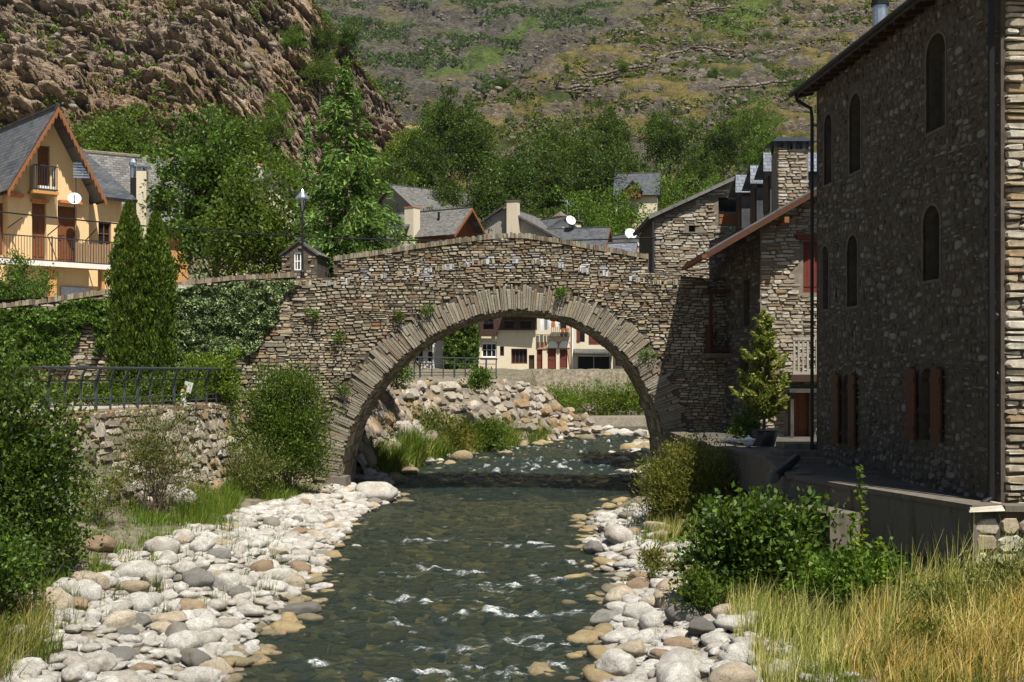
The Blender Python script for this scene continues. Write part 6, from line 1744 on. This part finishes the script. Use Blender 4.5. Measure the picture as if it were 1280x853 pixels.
def gp(px, py, z): y = F * (EYE - z) / (py - HY); return ((px - PX0) / F * y, y)
grass('dry_grass', [(4.6, 14.6), (8.6, 14.4), (8.8, 17.6), (6.7, 17.8), (5.6, 18.8), (4.9, 17.6)], 12000, .6, .011, 1.4, 'straw', 1, -.35, 1.8)
grass('dry_grass', [(3.9, 13.6), (8.5, 13.4), (8.5, 15.2), (4.4, 16.5)], 3500, .6, .012, 1.3, 'straw', 12, -.2)
grass('green_grass', [(3.4, 13.5), (8.5, 13.5), (8.6, 16.5), (5.4, 19), (3.6, 19)], 9000, .36, .014, .9, 'grass', 2, .0)
grass('seed_grass', [(3.2, 15.0), (4.6, 15.0), (5.2, 18.5), (3.6, 21)], 3500, .7, .011, .8, 'straw_pale', 3, -.2)
grass('seed_grass', [(5.4, 17.0), (8.8, 16.4), (8.8, 17.5), (6.2, 17.6)], 1500, 1.3, .012, .7, 'straw_pale', 4, -.4)
grass('seed_grass', [(3.4, 27.5), (5.4, 27.5), (5.6, 33), (3.6, 34)], 3000, .6, .012, .7, 'straw_pale', 5, -.1)
grass('green_grass', [(3.0, 27), (5.5, 26), (5.3, 34), (3.3, 36)], 6000, .4, .014, .9, 'grass', 6, -.1)
grass('green_grass', [(-9.6, 17), (-7.4, 17), (-7.2, 24), (-8.0, 30), (-7.7, 36), (-8.8, 37), (-10.4, 29)], 8000, .36, .013, .9, 'grass', 7, .05)
grass('green_grass', [gp(215, 655, .8), gp(290, 655, .8), gp(300, 618, .8), gp(230, 622, .8)], 3500, .6, .014, .7, 'grass', 8, -.3)
grass('seed_grass', [(-9.8, 15.5), (-6.6, 15.5), (-6.9, 18.2), (-8.6, 20.5)], 5000, .7, .012, .9, 'straw_pale', 9, -.2)
grass('green_grass', [(-9, 15.5), (-6.4, 15.5), (-6.7, 18.5), (-8.6, 19.5)], 4000, .5, .013, .9, 'grass', 10, .0)
grass('green_grass', [(-6.4, 47), (-5.0, 47), (-3.4, 56), (-1.6, 61), (1.4, 67), (2.5, 70), (.6, 69), (-2.9, 61.5), (-5.6, 51)], 30000, 1.35, .035, .8, 'grass', 11, -.4, .6)
grass('dry_grass', [(-6.2, 48), (-4.9, 48), (-3.2, 57), (-1.2, 62), (2.2, 68.5), (1.3, 69.5), (-2.6, 61.5), (-5.2, 51)], 9000, 1.1, .028, .8, 'straw', 13, .0, .6)
grass('green_grass', [(-9, 36.5), (-6.8, 35.5), (-6.4, 39), (-8.8, 40)], 3500, .5, .016, .9, 'grass', 14, -.2)
grass('green_grass', [(5, 82), (18, 84), (18, 92), (5, 91)], 4000, .5, .05, .8, 'grass', 15, -.3, .4, lambda x, y: 1.4 + (y - 82) * .1)

grass('bank_weeds', [gp(60, 800, .5), gp(330, 760, .3), gp(400, 660, .4), gp(300, 640, .7), gp(110, 690, .8)], 4200, .32, .012, .8, 'grass', 21, .3, 2.2)
grass('bank_weeds', [gp(760, 800, .4), gp(900, 840, .6), gp(880, 700, .6), gp(770, 660, .3)], 1800, .32, .012, .8, 'straw_pale', 22, .35, 2.0)

grass('dry_grass', [(5.4, 14.6), (8.6, 14.4), (8.0, 17.2), (6.2, 17.4)], 3800, .8, .012, 2.2, 'straw', 23, -.1, 2.4)
grass('seed_grass', [(4.6, 15.2), (8.4, 15.0), (8.4, 17.2), (5.4, 18)], 1300, .85, .014, .9, 'straw_pale', 24, .0, 1.5)

bush('bank_bush', 'small olive weed clump among the dry grass near the camera', (5.35, 15.6, .7), (0, 0, .3), (.4, .35, .35), 40, 40, .1, .07, .03, 'leaf_olive', 53, 10, .007, up=.9)
bush('bank_bush', 'grey green weed clump in the middle of the dry grass', (6.0, 16.9, .85), (0, 0, .35), (.5, .35, .42), 50, 40, .11, .07, .03, 'leaf_grey', 54, 10, .007, up=.9)
for k in range(44):                                       # low dark shrubs dotted over the right mountain
    y = rg.uniform(165, 320); x = rg.uniform(.02, .31) * y
    copy_tree(protos[rg.choice((0, 3, 4, 1))], (x, y, land_z(x, y) - .5), rg.uniform(0, 6), rg.uniform(.16, .36), 'low dark shrub dotted on the right mountain', 'low dark shrubs dotted on the right mountain')
for k in range(26):
    y = rg.uniform(104, 150); x = rg.uniform(-.42, -.14) * y
    copy_tree(protos[rg.choice((0, 3, 1))], (x, y, land_z(x, y) - .4), rg.uniform(0, 6), rg.uniform(.1, .24), 'small shrub rooted in the rocky left hill', 'small shrubs rooted in the rocky left hill')
# ------------------------------------------------------------------ river boulders
def m_boulder(name, a, b, c, island=False):
    t = NT(name); p = t.coord(kind='obj') if not island else t.coord()
    o = t.n('ShaderNodeNewGeometry').outputs['Random Per Island'] if island else t.n('ShaderNodeObjectInfo').outputs['Random']
    base_ = t.ramp(o, [(0, a), (.4, b), (.75, c), (1, a)])
    w = t.coord()
    n = t.noise(w, 6, 8, .8, dist=.9); f = t.noise(w, 38, 5, .85)
    cc = t.mix(t.ramp(n, [(.36, (0, 0, 0)), (.56, (1, 1, 1))]), t.mix(.5, base_, (.14, .115, .085)), base_)
    cc = t.mix(t.ramp(f, [(.5, (0, 0, 0)), (.66, (.75, .75, .75))]), cc, (.13, .115, .1))
    v_ = t.noise(w, 2.2, 3, .6)
    cc = t.mix(t.ramp(v_, [(.52, (0, 0, 0)), (.62, (.6, .6, .6))]), cc, t.mix(.5, cc, (.3, .22, .13)))
    # wet dark band just above the stream
    z_ = t.n('ShaderNodeSeparateXYZ', {'Vector': t.n('ShaderNodeNewGeometry').outputs['Position']})
    lvl = t.math('SUBTRACT', z_.outputs[2], t.math('MULTIPLY', t.math('SUBTRACT', z_.outputs[1], 17.0), .0098))
    wet = t.ramp(t.math('ADD', lvl, t.math('MULTIPLY', n, .08)), [(.02, (1, 1, 1)), (.05, (0, 0, 0))])
    cc = t.mix(wet, cc, t.mix(.6, cc, (.06, .04, .015)))
    return t.done(cc, .8, .25, t.bump(f, .7, .03, t.bump(n, .8, .07)))


TONES = {'pale': m_boulder('pale_granite', (.6, .575, .52), (.7, .68, .62), (.5, .47, .41)),
         'tan': m_boulder('tan_granite', (.56, .47, .34), (.64, .56, .43), (.46, .38, .27)),
         'grey': m_boulder('grey_slate_stone', (.19, .19, .175), (.28, .275, .25), (.14, .14, .13)),
         'rusty': m_boulder('rusty_stone', (.34, .24, .15), (.4, .29, .18), (.27, .19, .12))}
BM = {}
for tn, mt in TONES.items():
    for k in range(7 if tn in ('pale', 'tan') else 4):
        v, f = rock_verts(3, 300 + k * 7 + len(tn), 1 if k % 3 == 0 else 0, .24)
        BM[tn, k] = np_mesh('boulder', v, f, mt, True)
rs = random.Random(21)
spots = []
def place_ok(x, y, r, f=.72): return all((x - a) ** 2 + (y - b) ** 2 > ((r + c) * f) ** 2 for a, b, c in spots if abs(y - b) < 1.6 and abs(x - a) < 1.6)
def zone(x, y):
    xl, xr = river(y)
    if y > 44: return 'on the far bank beyond the arch' if x < (xl + xr) / 2 else 'in the shallows beyond the arch'
    if xl + .12 < x < xr - .12: return 'standing in the stream'
    if x < 0:
        if y > 34: return 'at the left foot of the bridge'
        if xl - x < .8: return 'along the left water edge'
        return 'on the left gravel bar' + (' nearest the camera' if y < 21.5 else ' below the boulder wall' if y > 27 else ' beside the glossy bush')
    if y > 28.5: return 'on the right bank before the round willow'
    if y > 22.5: return 'in the bush shade on the right bank'
    if xr - x > -.7: return 'along the right water edge'
    return 'below the dry grass on the right bank'
def put(x, y, r, tn, flat, k=None, sink=.25, label=None):
    z_ = float(ground_z([x], [y])[0]); w_ = float(wz(y))
    z_ = max(z_, w_ - .16)
    o = bpy.data.objects.new('boulder', BM[tn, k if k is not None else rs.randrange(7 if tn in ('pale', 'tan') else 4)]); col.objects.link(o)
    o.location = (x, y, z_ + r * flat * (1 - sink * 1.4)); ax = rs.uniform(.8, 1.05)
    o.scale = (r * rs.uniform(1.0, 1.35), r * ax * .85, r * flat); o.rotation_euler = (rs.uniform(-.2, .2), rs.uniform(-.2, .2), rs.uniform(-.7, .7) if rs.random() < .7 else rs.uniform(0, 3.1))
    size = 'large' if r > .34 else 'medium' if r > .2 else 'small'
    shape = 'flat' if flat < .45 else 'rounded'
    lab = label or f'{size} {shape} {tn} boulder {zone(x, y)}'
    tag(o, lab, 'boulder', None if label else f'{size} {shape} {tn} boulders {zone(x, y)}')
    spots.append((x, y, r)); return o
def px_stone(px, py, wpx, tn, flat, label, z=.35):
    x, y = gp(px, py + 4, z); put(x, y, wpx / 2 / F * y / 1.1, tn, flat, None, .2, label)
for a in ((815, 776, 46, 'pale', .85, 'smooth white round boulder on the right bank, brightest of all'), (850, 832, 88, 'pale', .5, 'big flat pale slab boulder at the bottom right of the stones'), (775, 672, 42, 'pale', .75, 'blocky pale boulder at the right water edge above the shaded stones'),
          (787, 800, 62, 'tan', .55, 'low tan boulder left of the big flat slab'), (835, 810, 46, 'rusty', .5, 'flat orange brown slab beside the smooth white boulder'), (150, 786, 44, 'tan', .75, 'rounded tan boulder in the middle of the left gravel bar'), (212, 782, 56, 'tan', .45, 'long low tan boulder right of the rounded tan one'),
          (120, 665, 50, 'pale', .55, 'pale speckled boulder at the edge of the glossy bush'), (228, 655, 44, 'pale', .7, 'tall pale boulder under the willow scrub'), (150, 810, 58, 'grey', .3, 'flat dark slate slab on the left gravel bar'), (470, 618, 62, 'pale', .5, 'broad white boulder at the left bridge foot by the water'), (440, 622, 36, 'pale', .5, 'smaller white boulder next to the broad one at the bridge foot'),
          (375, 740, 46, 'grey', .5, 'dark grey boulder at the left water edge'), (343, 722, 40, 'pale', .5, 'pale boulder touching the dark grey one at the water edge'), (380, 700, 24, 'rusty', .7, 'rusty boulder standing in the shallow water left'), (400, 712, 34, 'pale', .4, 'pale low boulder beside the rusty one in the shallow water'), (350, 838, 48, 'pale', .5, 'pale wet boulder half in the water at the bottom left'),
          (30, 845, 50, 'pale', .6, 'pale round boulder in the bottom left corner'), (95, 842, 46, 'pale', .7, 'grey white round boulder near the bottom left corner'), (140, 845, 46, 'pale', .5, 'pale boulder at the lower frame edge left of the stream'), (125, 708, 50, 'rusty', .5, 'long rusty brown boulder by the grass of the left bar'), (735, 690, 16, 'pale', .6, 'single small white stone at the right water edge upstream'),
          (550, 762, 26, 'rusty', .35, 'wet brown stone breaking the middle of the stream'), (660, 728, 20, 'rusty', .4, 'wet orange stone right of the stream middle'), (862, 742, 34, 'grey', .8, 'shaded blue grey boulder by the glossy bush'), (600, 588, 20, 'rusty', .3, 'low tan stone in the water just beyond the arch shadow')):
    px_stone(*a)
nb = len(spots)
def scatter(n, xf, y0, y1, rr, tones, flats, ybias=1.0, f=.72, tries=60):
    k = 0
    for _ in range(n * tries):
        if k >= n: break
        y = y0 + (y1 - y0) * rs.random() ** ybias; x = xf(y)
        r = rs.uniform(*rr) * (1 if rs.random() < .75 else 1.25)
        if not place_ok(x, y, r, f): continue
        put(x, y, r, rs.choice(tones), rs.choice(flats)); k += 1
def left_x(y): return float(river(y)[0]) - rs.uniform(-.25, np.interp(y, [15, 18, 24, 30, 36, 41], [2.5, 3.2, 3.6, 3.0, 2.2, 1.6])) 
def right_x(y): return float(river(y)[1]) + rs.uniform(-.2, np.interp(y, [15, 18, 24, 30, 36], [2.6, 2.2, 2.0, 1.7, 1.0]))
T_ = ['pale'] * 8 + ['tan'] * 3 + ['grey'] * 2 + ['rusty']
scatter(115, left_x, 15.6, 28, (.13, .27), T_, [.6, .7, .8, .9, .4], 1.1)
scatter(48, left_x, 27, 41, (.15, .28), T_, [.5, .6, .7, .4], 1.0)
scatter(58, right_x, 15.5, 35, (.14, .32), T_, [.55, .65, .75, .4], 1.3)
scatter(16, lambda y: rs.uniform(-4.2, -3.4), 19, 36, (.1, .2), T_ + ['rusty'] * 3, [.5, .4])
scatter(16, lambda y: float(river(y)[0]) - rs.uniform(-.4, 1.3), 46, 73, (.25, .5), ['pale'] * 5 + ['tan'], [.5, .6])
scatter(12, lambda y: float(river(y)[1]) + rs.uniform(-2.2, 0), 47, 62, (.2, .4), ['pale'] * 4 + ['tan', 'grey'], [.4, .5])
scatter(8, lambda y: rs.uniform(6, 10), 74, 78.5, (.3, .6), ['pale'], [.5, .6])
scatter(9, lambda y: rs.uniform(3.0, 4.9), 14.4, 17, (.14, .26), ['pale', 'pale', 'tan'], [.6, .7], 1.0)
# the smaller cobbles and pebbles between them: one uncountable bed
def cobbles(name, n, xf, y0, y1, rr, seed, mat, f0=.5, ybias=1.0, sub=2):
    g = np.random.default_rng(seed); V, Fs, nv = [], [], 0
    pool = [rock_verts(sub, 700 + k, 0, .22) for k in range(24)]
    ff = pool[0][1]
    for i in range(n):
        y = y0 + (y1 - y0) * rs.random() ** ybias; x = xf(y); r = rs.uniform(*rr) * (1 + .9 * (rs.random() ** 4))
        v, _ = pool[rs.randrange(24)]; a = rs.uniform(0, 6.28); c, s_ = math.cos(a), math.sin(a)
        fl = rs.uniform(.35, .75) * f0 * 1.5
        w = v * np.array([r * rs.uniform(1, 1.4), r * rs.uniform(.7, 1), r * fl])
        tl = rs.uniform(-.3, .3); w = np.stack([w[:, 0] * math.cos(tl) - w[:, 2] * math.sin(tl), w[:, 1], w[:, 0] * math.sin(tl) + w[:, 2] * math.cos(tl)], 1)
        V.append(np.stack([w[:, 0] * c - w[:, 1] * s_ + x, w[:, 0] * s_ + w[:, 1] * c + y, w[:, 2]], 1)); Fs.append(ff + nv); nv += len(v)
        V[-1][:, 2] += r * fl * .45
    P = np.array([v.mean(0)[:2] for v in V]); Z = ground_z(P[:, 0], P[:, 1])
    for v, z_ in zip(V, Z): v[:, 2] += z_
    o = link(name, np_mesh(name, np.concatenate(V), np.concatenate(Fs), mat, True)); tag(o, kind='stuff')
MBI = m_boulder('mixed_cobbles', (.62, .6, .54), (.45, .41, .35), (.7, .68, .63), True); MBW = m_boulder('stream_bed_cobbles', (.32, .26, .14), (.45, .34, .16), (.2, .18, .12), True)
cobbles('gravel', 1700, lambda y: left_x(y) - rs.random() * .5, 15.2, 30, (.06, .16), 1, MBI, ybias=1.1)
cobbles('gravel', 1300, left_x, 28, 42, (.1, .19), 2, MBI)
cobbles('gravel', 1500, lambda y: right_x(y) + rs.random() * .6, 15.0, 36, (.06, .18), 3, MBI, ybias=1.3)
cobbles('gravel', 520, lambda y: float(river(y)[0]) - rs.uniform(-.2, 1.6), 45, 76, (.14, .3), 4, MBI)
cobbles('gravel', 260, lambda y: float(river(y)[1]) + rs.uniform(-1.6, 1), 45, 79, (.14, .3), 5, MBI)
cobbles('stream_bed_stones', 1500, lambda y: rs.uniform(float(river(y)[0]), float(river(y)[1])), 14, 44, (.07, .2), 6, MBW, .45)
cobbles('stream_bed_stones', 300, lambda y: rs.uniform(float(river(y)[0]), float(river(y)[1])), 44, 79, (.2, .4), 7, MBW, .6)
# ------------------------------------------------------------------ daylight and camera
sc = bpy.context.scene
SUN = Vector((.22, -.5, 1.0)).normalized()       # direction towards the sun
w = bpy.data.worlds.new('World'); sc.world = w; w.use_nodes = True
nt = w.node_tree
sky = nt.nodes.new('ShaderNodeTexSky'); sky.sky_type = 'NISHITA'; sky.sun_disc = False
sky.sun_elevation = math.asin(SUN.z); sky.sun_rotation = math.atan2(SUN.x, SUN.y)
bg = nt.nodes['Background']; bg.inputs['Strength'].default_value = .05
nt.links.new(sky.outputs[0], bg.inputs['Color'])
sl = bpy.data.lights.new('sun', 'SUN'); sl.energy = 5.0; sl.angle = math.radians(.53); sl.color = (1, .95, .86)
so = bpy.data.objects.new('sun', sl); col.objects.link(so); so.rotation_euler = (-SUN).to_track_quat('-Z', 'Y').to_euler()
cam = bpy.data.cameras.new('camera'); co = bpy.data.objects.new('camera', cam); col.objects.link(co)
cam.sensor_width = 36; cam.lens = 36 * F / 1280; cam.shift_y = (HY - 426.5) / 1280; cam.clip_end = 4000; cam.clip_start = .1
co.location = (0, 0, EYE); co.rotation_euler = (math.radians(90), 0, 0)
sc.camera = co
sc.view_settings.view_transform = 'Standard'; sc.view_settings.look = 'None'; sc.view_settings.exposure = .6; sc.view_settings.gamma = 1
sc.cycles.max_bounces = 6; sc.cycles.transparent_max_bounces = 8; sc.cycles.diffuse_bounces = 1; sc.cycles.glossy_bounces = 3; sc.cycles.use_denoising = True

# thin mountain air
hb = MB(); hb.box(-700, 700, -90, 1500, -70, 620)
hz = bpy.data.materials.new('haze'); hz.use_nodes = True; ht = hz.node_tree; ht.nodes.remove(ht.nodes['Principled BSDF'])
pv = ht.nodes.new('ShaderNodeVolumePrincipled'); pv.inputs['Color'].default_value = (.8, .88, 1, 1); pv.inputs['Density'].default_value = .00006; pv.inputs['Anisotropy'].default_value = .2
ht.links.new(pv.outputs[0], ht.nodes['Material Output'].inputs['Volume'])
tag(link('haze', hb.build('haze', hz)), kind='stuff')
